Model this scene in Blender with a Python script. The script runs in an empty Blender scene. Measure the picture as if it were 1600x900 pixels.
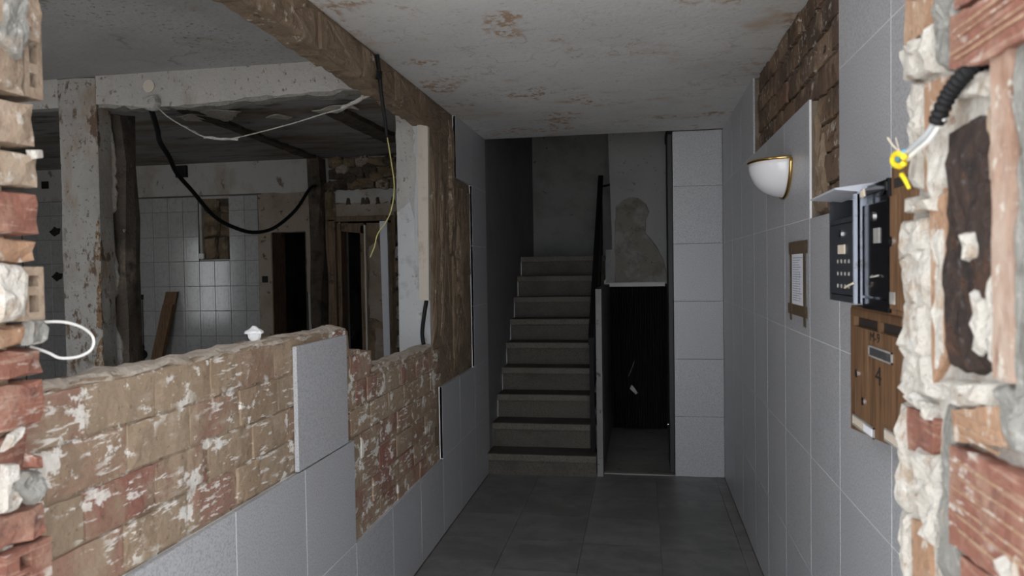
import bpy, bmesh, math, random
from mathutils import Vector, Matrix, noise
random.seed(7)
SC = bpy.context.scene
COL = SC.collection

# ------------------------------------------------------------------ camera, sky, exposure
def setup_camera():
    yaw, pit, rol, H = 0.17334, 0.02669, -0.01539, 1.6317
    f = Vector((-math.sin(yaw) * math.cos(pit), math.cos(yaw) * math.cos(pit), -math.sin(pit)))
    r = Vector((math.cos(yaw), math.sin(yaw), 0)); u = r.cross(f)
    r2 = r * math.cos(rol) + u * math.sin(rol); u2 = -r * math.sin(rol) + u * math.cos(rol)
    cd = bpy.data.cameras.new('camera'); co = bpy.data.objects.new('camera', cd); COL.objects.link(co)
    m = Matrix((r2, u2, -f)).transposed().to_4x4(); m.translation = (0, 0, H)
    co.matrix_world = m
    cd.sensor_width = 36; cd.lens = 36 * 1150 / 1600; cd.clip_start = 0.02
    cd.dof.use_dof = True; cd.dof.focus_distance = 4.2; cd.dof.aperture_fstop = 4.5
    SC.camera = co
setup_camera()
w = bpy.data.worlds.new('sky'); SC.world = w; w.use_nodes = True
bg = w.node_tree.nodes['Background']; bg.inputs[0].default_value = (0.93, 0.965, 1.0, 1); bg.inputs[1].default_value = 1.0
sl = bpy.data.lights.new('sun', 'SUN'); sl.energy = 4.0; sl.angle = .02; sl.color = (1, .975, .945)
so_ = bpy.data.objects.new('sun', sl); COL.objects.link(so_); so_.rotation_euler = Vector((-.55, -.05, -.83)).to_track_quat('-Z', 'Y').to_euler(); so_.location = (6, -4, 12)
SC.view_settings.view_transform = 'Standard'; SC.view_settings.look = 'None'
SC.view_settings.gamma = 1; SC.view_settings.use_curve_mapping = False
SC.view_settings.exposure = 2.05
SC.cycles.max_bounces = 10; SC.cycles.diffuse_bounces = 6

# ------------------------------------------------------------------ materials
MATS = {}
def M(name, base, layers=(), rough=.85, bump=(), rnd=0, metal=0, spec=.4, pal=None, anchor=False):
    """procedural material: base colour (or a per-object palette) with noise layers mixed on top.
    layer = (colour, scale, lo, hi, stretch, strength, detail, kind)"""
    m = bpy.data.materials.new(name); m.use_nodes = True; MATS[name] = m
    nt = m.node_tree; N = nt.nodes; L = nt.links
    b = N['Principled BSDF']
    geo = N.new('ShaderNodeNewGeometry'); inf = N.new('ShaderNodeObjectInfo')
    pos = geo.outputs['Position']; wpos = pos
    if pal or rnd:
        ma = N.new('ShaderNodeVectorMath'); ma.operation = 'MULTIPLY_ADD'
        cb = N.new('ShaderNodeCombineXYZ')
        for k in range(3): L.new(inf.outputs['Random'], cb.inputs[k])
        L.new(cb.outputs[0], ma.inputs[0]); ma.inputs[1].default_value = (17, 29, 13); L.new(pos, ma.inputs[2])
        pos = ma.outputs[0]
    def nz(scale, st=(1, 1, 1), det=5, off=0, kind='noise'):
        mp = N.new('ShaderNodeMapping'); L.new(wpos if anchor else pos, mp.inputs[0]); mp.inputs['Scale'].default_value = st
        mp.inputs['Location'].default_value = (off, off * 1.7, off * .6)
        if kind == 'wave':
            t = N.new('ShaderNodeTexWave'); t.wave_type = 'BANDS'; t.bands_direction = 'Z'
            t.inputs['Scale'].default_value = scale; t.inputs['Distortion'].default_value = 1.2
            t.inputs['Detail'].default_value = 3; t.inputs['Detail Scale'].default_value = .8
            L.new(mp.outputs[0], t.inputs['Vector']); return t.outputs['Fac'] if 'Fac' in t.outputs else t.outputs[1]
        if kind == 'vein':                                # thin crack lines along the noise's mid level
            t = N.new('ShaderNodeTexNoise'); t.inputs['Scale'].default_value = scale; t.inputs['Detail'].default_value = det
            L.new(mp.outputs[0], t.inputs['Vector'])
            a = N.new('ShaderNodeMath'); a.operation = 'SUBTRACT'; a.inputs[1].default_value = .5; L.new(t.outputs[0], a.inputs[0])
            b2 = N.new('ShaderNodeMath'); b2.operation = 'ABSOLUTE'; L.new(a.outputs[0], b2.inputs[0])
            c2 = N.new('ShaderNodeMath'); c2.operation = 'SUBTRACT'; c2.inputs[0].default_value = 1; L.new(b2.outputs[0], c2.inputs[1])
            return c2.outputs[0]
        t = N.new('ShaderNodeTexNoise'); t.inputs['Scale'].default_value = scale
        t.inputs['Detail'].default_value = det; t.inputs['Roughness'].default_value = .62
        L.new(mp.outputs[0], t.inputs['Vector']); return t.outputs[0]
    def rgba(c): return (c[0], c[1], c[2], 1)
    if pal:
        cr = N.new('ShaderNodeValToRGB'); cr.color_ramp.interpolation = 'CONSTANT'
        el = cr.color_ramp.elements
        while len(el) < len(pal): el.new(.5)
        for k, c in enumerate(pal): el[k].position = k / len(pal); el[k].color = rgba(c)
        L.new(inf.outputs['Random'], cr.inputs[0]); col = cr.outputs[0]
    else:
        rg = N.new('ShaderNodeRGB'); rg.outputs[0].default_value = rgba(base); col = rg.outputs[0]
    if rnd:
        hs = N.new('ShaderNodeHueSaturation'); mr = N.new('ShaderNodeMapRange')
        mr.inputs[3].default_value = 1 - rnd; mr.inputs[4].default_value = 1 + rnd
        mu = N.new('ShaderNodeMath'); mu.operation = 'MULTIPLY'; mu.inputs[1].default_value = 7.31
        fr = N.new('ShaderNodeMath'); fr.operation = 'FRACT'
        L.new(inf.outputs['Random'], mu.inputs[0]); L.new(mu.outputs[0], fr.inputs[0]); L.new(fr.outputs[0], mr.inputs[0])
        L.new(mr.outputs[0], hs.inputs['Value']); L.new(col, hs.inputs['Color']); col = hs.outputs[0]
    for k, la in enumerate(layers):
        c, sc, lo, hi = la[:4]; st = la[4] if len(la) > 4 else (1, 1, 1); am = la[5] if len(la) > 5 else 1
        det = la[6] if len(la) > 6 else 6; kind = la[7] if len(la) > 7 else 'noise'
        mr = N.new('ShaderNodeMapRange'); L.new(nz(sc, st, det, 3.1 * k + 1, kind), mr.inputs[0])
        mr.inputs[1].default_value = lo; mr.inputs[2].default_value = hi; mr.inputs[4].default_value = am
        fac = mr.outputs[0]
        if len(la) > 8:                                   # patchy: only where a second, coarser noise is high
            m2 = N.new('ShaderNodeMapRange'); L.new(nz(la[8][0], la[8][3] if len(la[8]) > 3 else (1, 1, 1), 3, 9.7 + k), m2.inputs[0])
            m2.inputs[1].default_value = la[8][1]; m2.inputs[2].default_value = la[8][2]
            mm = N.new('ShaderNodeMath'); mm.operation = 'MULTIPLY'; L.new(fac, mm.inputs[0]); L.new(m2.outputs[0], mm.inputs[1]); fac = mm.outputs[0]
        mx = N.new('ShaderNodeMix'); mx.data_type = 'RGBA'
        L.new(fac, mx.inputs[0]); L.new(col, mx.inputs[6]); mx.inputs[7].default_value = rgba(c); col = mx.outputs[2]
    L.new(col, b.inputs['Base Color'])
    b.inputs['Roughness'].default_value = rough; b.inputs['Metallic'].default_value = metal
    b.inputs['Specular IOR Level'].default_value = spec
    prev = None
    for k, bu in enumerate(bump):
        sc, stg, dist = bu[:3]; st = bu[3] if len(bu) > 3 else (1, 1, 1); kind = bu[4] if len(bu) > 4 else 'noise'
        bn = N.new('ShaderNodeBump'); bn.inputs['Strength'].default_value = stg; bn.inputs['Distance'].default_value = dist
        L.new(nz(sc, st, 6, 5.3 * k, kind), bn.inputs['Height'])
        if prev: L.new(prev, bn.inputs['Normal'])
        prev = bn.outputs[0]
    if prev: L.new(prev, b.inputs['Normal'])
    return m

WHITE = (.78, .75, .70)
M('tile', (.50, .506, .532), [((.29, .295, .32), 170, .46, .64, (1, 1, 1), .75, 2), ((.41, .41, .415), 2.2, .5, .8, (1, 1, 1), .5)], rough=.36, rnd=.035, spec=.45)
M('grout', (.82, .82, .82), rough=.9)
M('mortar_bed', (.20, .165, .13), [((.12, .095, .07), 9, .45, .7)], rough=.95, bump=[(60, .5, .01)])
SMEAR = [((.36, .275, .195), 4.2, .46, .60, (1, 1, 1), .9, 8), ((.19, .14, .10), 9, .56, .74, (1, 1, 1), .65, 8),
  ((.60, .52, .44), 30, .52, .70, (1, .35, 1.4), .35, 6, 'noise', (3, .45, .6)),
  (WHITE, 13, .545, .575, (1, .8, 1.1), .93, 10, 'noise', (3.6, .47, .53)), (WHITE, 42, .56, .60, (1, .3, 1.6), .85, 6, 'noise', (4.4, .46, .54)), ((.10, .08, .06), 60, .63, .70, (1, 1, 1), .5, 3)]
M('brick_tan', (.3, .2, .14), SMEAR,
  rough=.93, pal=[(.33, .24, .165), (.27, .125, .095), (.345, .25, .17), (.31, .205, .145), (.29, .155, .12), (.34, .255, .18), (.31, .18, .135)], rnd=.10, anchor=True,
  bump=[(34, .5, .012), (120, .45, .004, (.2, .2, 1.4)), (7, .35, .03)])
M('brick_dark', (.16, .1, .06), [((.07, .048, .034), 5, .48, .62, (1, 1, 1), .85, 9), ((.27, .19, .13), 8, .53, .64, (1, 1, 1), .75, 9), ((.50, .45, .40), 30, .56, .62, (1, 1, 1), .85, 8, 'noise', (5, .46, .56)), ((.025, .02, .016), 24, .6, .68)],
  rough=.95, pal=[(.15, .095, .06), (.20, .13, .085), (.13, .085, .06), (.18, .105, .07), (.22, .15, .10)], rnd=.15, anchor=True, bump=[(30, .6, .015), (110, .4, .004)])
M('core', (.33, .25, .18), SMEAR, rough=.96, bump=[(40, .8, .02), (9, .5, .04)])
M('wall_top', (.54, .47, .40), [((.38, .31, .25), 10, .5, .7), ((.5, .44, .38), 26, .55, .7)], rough=.96, bump=[(50, .8, .015)])
M('render_brown', (.225, .165, .112), [((.145, .102, .068), 6, .46, .66, (1, 1, 1), .8, 9), ((.29, .22, .155), 9, .52, .68, (1, 1, 1), .7, 9), ((.54, .48, .41), 30, .58, .63, (1, 1, .6), .8, 8, 'noise', (5, .52, .60)), ((.05, .036, .026), 16, .62, .69, (1, 1, .6), .7)],
  rough=.95, bump=[(26, .8, .016, (1, 1, .8)), (90, .5, .006)])
M('render_light', (.25, .185, .128), [((.42, .36, .30), 26, .56, .64), ((.12, .08, .052), 12, .54, .68)], rough=.95, bump=[(50, .9, .015)])
M('ceiling_white', (.76, .755, .745), [((.66, .655, .65), 1.3, .42, .62, (1, 1, 1), .8), ((.56, .44, .33), 5, .46, .66, (1, 1.2, 1), .75, 11, 'noise', (1.9, .53, .63)),
  ((.42, .25, .13), 24, .48, .58, (1.1, .8, 1), .85, 7, 'noise', (2.0, .56, .625)), ((.36, .29, .23), 3.2, .988, .998, (1, 1.1, 1), .45, 10, 'vein', (1.6, .48, .60)),
  ((.34, .26, .19), 7, .985, .998, (1, 1, 1), .4, 8, 'vein', (2.4, .52, .62)), ((.40, .36, .32), 60, .61, .67, (.8, 1.2, 1), .6, 5)], rough=.9, bump=[(30, .25, .01)])
M('ceiling_grey', (.40, .40, .398), [((.25, .21, .17), 5, .50, .66, (.8, 1.3, 1), .8, 10, 'noise', (1.6, .48, .6)), ((.09, .075, .06), 48, .585, .64, (.9, 1.1, 1), .8, 5, 'noise', (1.3, .44, .56)), ((.31, .31, .31), 1.4, .45, .62, (1, 1, 1), .7), ((.14, .11, .09), 2.6, .985, .998, (1, 1, 1), .7, 9, 'vein', (1.2, .45, .58))], rough=.92, bump=[(35, .3, .01)])
M('ceiling_kitchen', (.30, .295, .285), [((.15, .105, .072), 2.2, .46, .64, (.5, 1.5, 1), .9, 10), ((.04, .032, .027), 6, .56, .68, (.5, 1.8, 1), .8, 9), ((.30, .29, .28), 2.2, .58, .66, (1, 1, 1), .7)], rough=.92, bump=[(25, .4, .015)])
M('plaster_white', (.42, .405, .385), [((.25, .195, .14), 6, .54, .70, (1, 1, .7), .65, 9), ((.11, .07, .045), 30, .59, .65, (1.1, 1.1, .8), .85, 7), ((.32, .315, .305), 2, .45, .65, (1, 1, 1), .6)], rough=.9, bump=[(60, .7, .012), (14, .3, .015)])
M('plaster_rusty', (.34, .327, .31), [((.24, .23, .215), 3, .48, .64, (1, 1, 1), .7), ((.23, .16, .10), 5, .48, .64, (1.3, 1.3, .5), .8, 9, 'noise', (2.2, .42, .54)), ((.10, .058, .034), 16, .54, .60, (1.4, 1.4, .7), .9, 9, 'noise', (3, .46, .54)), ((.09, .065, .048), 50, .61, .66, (1, 1, 1), .7, 4)], rough=.9, bump=[(60, .7, .012), (14, .4, .02)])
M('plaster_cool', (.44, .45, .465), [((.54, .52, .49), 5, .52, .62, (1, 1, .6), .8, 9), ((.31, .31, .315), 7, .56, .64, (1, 1, .8), .7, 9), ((.26, .19, .13), 20, .63, .68, (1, 1, 1), .7)], rough=.85, bump=[(50, .4, .008)])
M('plaster_cream', (.50, .455, .395), [((.34, .28, .22), 9, .56, .72)], rough=.85, bump=[(40, .3, .006)])
M('plaster_lump', (.56, .525, .475), [((.40, .29, .20), 14, .52, .66, (1, 1, 1), .75, 9), ((.27, .14, .075), 36, .58, .66, (1, 1, 1), .7, 7, 'noise', (12, .46, .58)), ((.66, .64, .60), 30, .54, .66, (1, 1, 1), .8)], rough=.95, bump=[(60, 1, .012), (180, .8, .004)])
M('cement', (.235, .228, .21), [((.15, .145, .13), 20, .48, .68), ((.37, .355, .33), 60, .56, .68), ((.33, .26, .2), 14, .56, .7, (1, 1, 1), .6)], rough=.95, bump=[(90, .9, .006), (30, .6, .012)])
M('brick_orange', (.36, .215, .135), [((.45, .315, .22), 14, .46, .66, (1, 1, 1), .85, 8), ((.24, .12, .075), 24, .54, .70, (1, 1, 1), .7, 8), ((.58, .53, .47), 34, .58, .63, (1, 1, 1), .8, 8), ((.16, .12, .09), 50, .62, .7)], rough=.93, bump=[(60, .9, .008), (20, .6, .012)], rnd=.06)
M('brick_red', (.245, .105, .075), [((.36, .235, .175), 10, .47, .66, (1, 1, 1), .75, 9), ((.40, .27, .205), 60, .54, .66, (.4, .12, 1.8), .7, 4), ((.14, .065, .052), 18, .55, .7), ((.56, .51, .46), 30, .575, .62, (.6, .4, 1.3), .85, 9, 'noise', (8, .46, .56))], rough=.93, bump=[(130, .8, .004, (.1, .1, 1)), (30, .8, .012)], rnd=.1)
M('brick_sand', (.30, .225, .165), [((.37, .295, .225), 12, .46, .66, (1, 1, 1), .85, 8), ((.22, .135, .098), 16, .52, .68, (1, 1, 1), .75, 8), ((.5, .46, .41), 34, .6, .65, (1, 1, 1), .8, 8)], rough=.95, bump=[(60, .9, .008), (20, .6, .012)], rnd=.1)
M('pink_brick', (.345, .225, .17), [((.43, .34, .28), 16, .48, .66, (1, 1, .4), .85, 8), ((.24, .135, .09), 30, .56, .70, (1, 1, .3)), ((.52, .48, .42), 40, .6, .66)], rough=.93, bump=[(60, .7, .006), (20, .5, .01)])
M('rust', (.048, .030, .024), [((.13, .058, .03), 20, .50, .66, (1, 1, .7), .85, 9), ((.016, .013, .013), 34, .5, .66, (1, 1, 1), .9, 8), ((.32, .17, .06), 30, .60, .68, (1, 1, 1), .8, 8, 'noise', (9, .5, .6)), ((.10, .095, .095), 70, .6, .68)], rough=.8, bump=[(40, 1, .02), (120, 1, .006)])
M('rust_stain', (.20, .125, .07), [((.36, .32, .28), 26, .5, .6), ((.08, .045, .025), 34, .54, .64)], rough=.95, bump=[(60, .8, .006)])
M('black_plastic', (.010, .010, .011), rough=.6, spec=.2)
M('black_metal', (.010, .010, .012), [((.03, .03, .032), 30, .6, .75)], rough=.6, spec=.15)
M('floor_tile', (.16, .157, .158), [((.235, .23, .23), 3.4, .43, .64, (1, 1.5, 1), .85, 9), ((.10, .098, .10), 5, .52, .72, (1.6, 1, 1), .65, 9), ((.28, .28, .28), 130, .64, .7, (1, 1, 1), .4)], rough=.38, rnd=.13, spec=.45)
M('concrete', (.24, .235, .225), [((.16, .155, .15), 2.5, .45, .7), ((.10, .095, .09), 14, .6, .7)], rough=.93, bump=[(60, .4, .006)])
M('terrazzo', (.135, .118, .098), [((.075, .067, .058), 90, .5, .62, (1, 1, 1), .8, 2), ((.23, .205, .175), 120, .6, .68, (1, 1, 1), .7, 2), ((.08, .068, .055), 3.5, .48, .66, (1, 1, 1), .7, 8)], rough=.6)
M('terrazzo_riser', (.10, .087, .072), [((.055, .048, .041), 90, .5, .62, (1, 1, 1), .8, 2), ((.17, .15, .13), 120, .6, .68, (1, 1, 1), .7, 2), ((.055, .047, .038), 3.5, .48, .66, (1, 1, 1), .8, 8)], rough=.65)
M('terrazzo_tread', (.085, .075, .063), [((.055, .05, .043), 90, .5, .62, (1, 1, 1), .8, 2), ((.05, .044, .038), 3, .45, .65)], rough=.55)
M('stair_paint', (.25, .248, .245), [((.17, .165, .16), 3, .45, .66, (1, 1, 1), .9, 8), ((.05, .045, .04), 14, .635, .68, (1, 1, 1), .8, 7)], rough=.7, bump=[(60, .3, .005)])
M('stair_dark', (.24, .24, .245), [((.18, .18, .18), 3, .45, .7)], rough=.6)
M('patch_wall', (.40, .40, .398), [((.33, .325, .32), 2, .45, .7), ((.10, .09, .08), 24, .64, .69, (1, 1, 1), .8)], rough=.9, bump=[(60, .4, .006)])
M('patch_repair', (.27, .245, .22), [((.33, .325, .315), 5, .50, .58, (1, 1, 1), .9, 8), ((.18, .16, .145), 7, .52, .66, (1, 1, 1), .8, 8), ((.07, .06, .055), 30, .62, .68)], rough=.92, bump=[(50, .5, .008)])
M('kitchen_tile', (.36, .36, .352), [((.28, .28, .275), 40, .48, .62, (1, 1, .7), .6, 3)], rough=.12, rnd=.06, spec=.6)
M('kitchen_grout', (.10, .095, .088), rough=.9)
M('kitchen_wall', (.40, .39, .372), [((.27, .215, .16), 4, .50, .68, (1, 1, .7), .7, 9), ((.11, .07, .045), 10, .60, .67, (1, 1, .6), .8, 9)], rough=.92, bump=[(40, .4, .01)])
M('kitchen_beige', (.30, .25, .205), [((.22, .17, .13), 4, .46, .66, (1, 1, 1), .9, 8), ((.10, .07, .05), 16, .60, .67)], rough=.92, bump=[(40, .4, .01)])
M('grime', (.075, .06, .048), [((.15, .12, .09), 5, .5, .68, (1, 1, .7)), ((.03, .025, .022), 9, .5, .68), ((.3, .28, .25), 14, .66, .71, (1, 1, .6))], rough=.95, bump=[(22, 1, .03), (70, .6, .008)])
M('stone_brown', (.17, .125, .08), [((.08, .06, .042), 6, .5, .7), ((.25, .2, .14), 14, .55, .7)], rough=.95, rnd=.2, bump=[(30, .7, .015)])
M('old_wood', (.155, .103, .065), [((.07, .047, .03), 18, .48, .64, (3, 3, .3), .9, 8), ((.24, .175, .12), 9, .56, .7, (3, 3, .4), .8, 8), ((.04, .03, .022), 8, .58, .68)], rough=.75, bump=[(60, .5, .004, (2, 2, .2))])
M('plank_wood', (.165, .095, .05), [((.09, .05, .028), 26, .48, .66, (3, 3, .12)), ((.22, .14, .08), 14, .56, .7, (3, 3, .2))], rough=.7)
M('mailbox_wood', (.19, .105, .055), [((.10, .052, .028), 30, .47, .62, (1, 3.2, .16)), ((.27, .165, .09), 22, .55, .68, (1, 3, .2))], rough=.5)
M('mailbox_dark', (.035, .028, .024), rough=.6)
M('mailbox_grey', (.40, .44, .53), [((.20, .20, .21), 24, .58, .7)], rough=.4, metal=.3)
M('lid_grey', (.46, .48, .54), [((.3, .3, .32), 24, .6, .7)], rough=.45)
M('mailbox_slate', (.035, .038, .046), [((.13, .13, .135), 18, .60, .72, (1, 1, .5), .8, 9)], rough=.3, spec=.5)
M('mailbox_black', (.008, .008, .010), [((.14, .135, .13), 12, .655, .70, (1, 1, .5), .7, 9)], rough=.12, spec=.6)
M('chrome', (.75, .75, .78), rough=.15, metal=1)
M('brass', (.62, .42, .16), rough=.2, metal=1)
M('glass_white', (.82, .82, .86), rough=.12, spec=.6)
M('paper', (.80, .82, .88), rough=.7)
M('print_ink', (.35, .38, .46), rough=.8)
M('parcel_tape', (.115, .075, .035), [((.17, .115, .06), 40, .5, .7)], rough=.3)
M('dark_pane', (.06, .06, .062), [((.16, .155, .15), 30, .5, .7)], rough=.3)
M('dusty_pane', (.32, .31, .30), [((.5, .47, .42), 30, .5, .7)], rough=.35)
M('ink', (.02, .015, .012), rough=.7)
M('card', (.62, .54, .44), rough=.8)
M('pvc_white', (.72, .71, .69), rough=.45)
M('board_white', (.66, .67, .72), [((.45, .43, .42), 12, .64, .72)], rough=.5)
M('wire_yellow', (.40, .36, .14), rough=.5)
M('bright_yellow', (.86, .66, .03), rough=.45)
M('wire_blue', (.10, .30, .42), rough=.4)
M('cable_grey', (.42, .44, .46), rough=.35)
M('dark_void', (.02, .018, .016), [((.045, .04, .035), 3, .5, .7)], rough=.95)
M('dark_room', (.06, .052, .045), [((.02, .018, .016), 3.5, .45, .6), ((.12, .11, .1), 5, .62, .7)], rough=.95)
M('pleat_black', (.026, .026, .028), rough=.5)
M('pavement', (.42, .415, .405), [((.34, .335, .325), 2, .45, .7)], rough=.92)
M('facade_render', (.46, .42, .36), [((.36, .32, .27), 2, .45, .7)], rough=.92)
M('threshold', (.30, .29, .27), rough=.5)
M('white_pulp', (.84, .85, .87), rough=.55)

# ------------------------------------------------------------------ geometry helpers
WL = {}
def mk(name, verts, faces, mat, parent=None, smooth=False):
    lo = [min(v[k] for v in verts) for k in range(3)]; hi = [max(v[k] for v in verts) for k in range(3)]
    c = Vector([(lo[k] + hi[k]) / 2 for k in range(3)])
    me = bpy.data.meshes.new(name); me.from_pydata([Vector(v) - c for v in verts], [], faces)
    bm = bmesh.new(); bm.from_mesh(me); bmesh.ops.recalc_face_normals(bm, faces=bm.faces)
    bmesh.ops.triangulate(bm, faces=[f for f in bm.faces if len(f.verts) > 4]); bm.to_mesh(me); bm.free()
    if smooth:
        for p in me.polygons: p.use_smooth = True
    return put(name, me, c, mat, parent)
def put(name, me, c, mat, parent=None):
    if not me.materials: me.materials.append(MATS[mat])
    o = bpy.data.objects.new(name, me); COL.objects.link(o)
    o.location = c; WL[o] = Vector(c)
    if parent is not None:
        o.parent = parent; o.location = Vector(c) - WL[parent]
    return o
def empty(name, loc, parent=None):
    o = bpy.data.objects.new(name, None); COL.objects.link(o); o.location = loc; WL[o] = Vector(loc); o.empty_display_size = .05
    return o
def tag(o, label, cat, group=None, kind=None):
    o['label'] = label; o['category'] = cat
    if group: o['group'] = group
    if kind: o['kind'] = kind
    return o
def struct(o, label, cat): return tag(o, label, cat, kind='structure')
def boxv(x0, x1, y0, y1, z0, z1):
    v = [(x, y, z) for x in (x0, x1) for y in (y0, y1) for z in (z0, z1)]
    f = [(0, 1, 3, 2), (4, 6, 7, 5), (0, 4, 5, 1), (2, 3, 7, 6), (0, 2, 6, 4), (1, 5, 7, 3)]
    return v, f
def boxes(name, bs, mat, parent=None):
    V, F = [], []
    for b in bs:
        v, f = boxv(*b); n = len(V); V += v; F += [tuple(i + n for i in q) for q in f]
    return mk(name, V, F, mat, parent)
def box(name, x0, x1, y0, y1, z0, z1, mat, parent=None, bev=0):
    v, f = boxv(x0, x1, y0, y1, z0, z1); o = mk(name, v, f, mat, parent)
    if bev:
        bm = bmesh.new(); bm.from_mesh(o.data)
        bmesh.ops.bevel(bm, geom=bm.edges[:], offset=bev, segments=2, affect='EDGES', profile=.7); bm.to_mesh(o.data); bm.free()
    return o
CACHE = {}
def tilebox(name, x0, x1, y0, y1, z0, z1, mat, parent, bev=.0015):
    """bevelled plate; alike plates share one mesh"""
    key = (name, mat, round(x1 - x0, 3), round(y1 - y0, 3), round(z1 - z0, 3))
    c = Vector(((x0 + x1) / 2, (y0 + y1) / 2, (z0 + z1) / 2))
    if key in CACHE: return put(name, CACHE[key], c, mat, parent)
    o = box(name, x0, x1, y0, y1, z0, z1, mat, parent, bev); CACHE[key] = o.data
    return o
def jag(pts, step, amp, closed=True):
    out = []; n = len(pts)
    for i in range(n if closed else n - 1):
        a = Vector(pts[i]); b = Vector(pts[(i + 1) % n]); d = b - a; k = max(1, int(d.length / step))
        nn = Vector((-d.y, d.x)).normalized() if d.length else Vector((0, 0))
        for j in range(k):
            off = 0 if j == 0 else random.uniform(-amp, amp)
            out.append(tuple(a + d * (j / k) + nn * off))
    if not closed: out.append(tuple(pts[-1]))
    return out
def to3(ax, a, u, v): return (a, u, v) if ax == 'x' else (u, a, v) if ax == 'y' else (u, v, a)
def prism(name, pts, ax, a0, a1, mat, parent=None, jg=None):
    if jg: pts = jag(pts, *jg)
    n = len(pts)
    V = [to3(ax, a0, *p) for p in pts] + [to3(ax, a1, *p) for p in pts]
    F = [tuple(range(n)), tuple(range(2 * n - 1, n - 1, -1))] + [(i, (i + 1) % n, n + (i + 1) % n, n + i) for i in range(n)]
    return mk(name, V, F, mat, parent)
def lump(name, pts, ax, a0, h, mat, parent=None, step=.03, amp=.006, rough=.35):
    """rough blob standing off a plane: jagged outline, rings that rise by h along the axis"""
    P = jag(pts, step, amp); n = len(P); cx = sum(p[0] for p in P) / n; cy = sum(p[1] for p in P) / n
    V, F = [], []
    for s, hh in ((1, -abs(h) * .0), (.95, .65), (.78, 1.0), (.5, 1.0), (.22, .95)):
        for p in P:
            q = (cx + (p[0] - cx) * s, cy + (p[1] - cy) * s)
            k = noise.noise(Vector((q[0] * 31, q[1] * 31, a0 * 7))) * rough + noise.noise(Vector((q[0] * 90, q[1] * 90, 3))) * rough * .5 if hh else 0
            V.append(to3(ax, a0 + h * (hh + k), *q))
    for r in range(4):
        for i in range(n): F.append((r * n + i, r * n + (i + 1) % n, (r + 1) * n + (i + 1) % n, (r + 1) * n + i))
    V.append(to3(ax, a0 + h * .95, cx, cy)); c = len(V) - 1
    for i in range(n): F.append((4 * n + i, 4 * n + (i + 1) % n, c))
    F.append(tuple(range(n)))
    return mk(name, V, F, mat, parent)
def rbox(name, x0, x1, y0, y1, z0, z1, mat, parent=None, step=.06, amp=.004, rnd=.006, cap=9):
    """rough box: lattice surface, softened edges, noise"""
    L0 = (x0, y0, z0); L1 = (x1, y1, z1); n = [max(1, round((L1[k] - L0[k]) / step)) for k in range(3)]
    n = [min(k + 1, cap) if k > 1 else 2 for k in n]; ids = {}; V = []; F = []
    s = Vector((random.random() * 50, random.random() * 50, 0))
    def vid(i, j, k):
        if (i, j, k) in ids: return ids[(i, j, k)]
        q = [i, j, k]; p = [L0[a] + (L1[a] - L0[a]) * q[a] / n[a] for a in range(3)]
        ext = [a for a in range(3) if q[a] in (0, n[a])]
        if len(ext) > 1:
            for a in ext:
                p[a] += rnd * (1 if q[a] == 0 else -1) * random.uniform(.2, 1.2)
        pv = Vector(p); d = noise.noise_vector(pv * 18 + s) * amp
        ids[(i, j, k)] = len(V); V.append(tuple(pv + d)); return ids[(i, j, k)]
    for a in range(3):
        b, c = (a + 1) % 3, (a + 2) % 3
        for side in (0, n[a]):
            for u in range(n[b]):
                for v in range(n[c]):
                    q = []
                    for du, dv in ((0, 0), (1, 0), (1, 1), (0, 1)):
                        t = [0, 0, 0]; t[a] = side; t[b] = u + du; t[c] = v + dv; q.append(vid(*t))
                    F.append(tuple(q))
    return mk(name, V, F, mat, parent)
def smoothpath(pts, k=5):
    P = [Vector(p) for p in pts]; out = []
    for i in range(len(P) - 1):
        a, b, c, d = P[max(i - 1, 0)], P[i], P[i + 1], P[min(i + 2, len(P) - 1)]
        for j in range(k):
            t = j / k
            out.append(.5 * ((2 * b) + (c - a) * t + (2 * a - 5 * b + 4 * c - d) * t * t + (3 * b - a - 3 * c + d) * t ** 3))
    return out + [P[-1]]
def tube(name, pts, r, mat, parent=None, seg=8, k=5, smooth=True):
    P = smoothpath(pts, k) if k > 1 else [Vector(p) for p in pts]
    V, F = [], []; up = Vector((.31, .17, .93)); n = len(P)
    for i, p in enumerate(P):
        t = (P[min(i + 1, n - 1)] - P[max(i - 1, 0)]).normalized()
        if abs(t.dot(up)) > .95: up = Vector((.9, .3, .1))
        a = t.cross(up).normalized(); b = t.cross(a); up = a.cross(t) if a.length else up
        rr = r(i / (n - 1)) if callable(r) else r
        for s in range(seg):
            an = 2 * math.pi * s / seg; V.append(tuple(p + (a * math.cos(an) + b * math.sin(an)) * rr))
    for i in range(n - 1):
        for s in range(seg): F.append((i * seg + s, i * seg + (s + 1) % seg, (i + 1) * seg + (s + 1) % seg, (i + 1) * seg + s))
    F += [tuple(range(seg)), tuple(range((n - 1) * seg, n * seg))]
    return mk(name, V, F, mat, parent, smooth)
def disc(name, c, ax, r, d, mat, parent=None, seg=20, ry=None):
    ry = ry or r
    k = {'x': (1, 2), 'y': (0, 2), 'z': (0, 1)}[ax]; ca = {'x': 0, 'y': 1, 'z': 2}[ax]
    pts = [(c[k[0]] + r * math.cos(2 * math.pi * i / seg), c[k[1]] + ry * math.sin(2 * math.pi * i / seg)) for i in range(seg)]
    return prism(name, pts, ax, c[ca], c[ca] + d, mat, parent)
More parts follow.
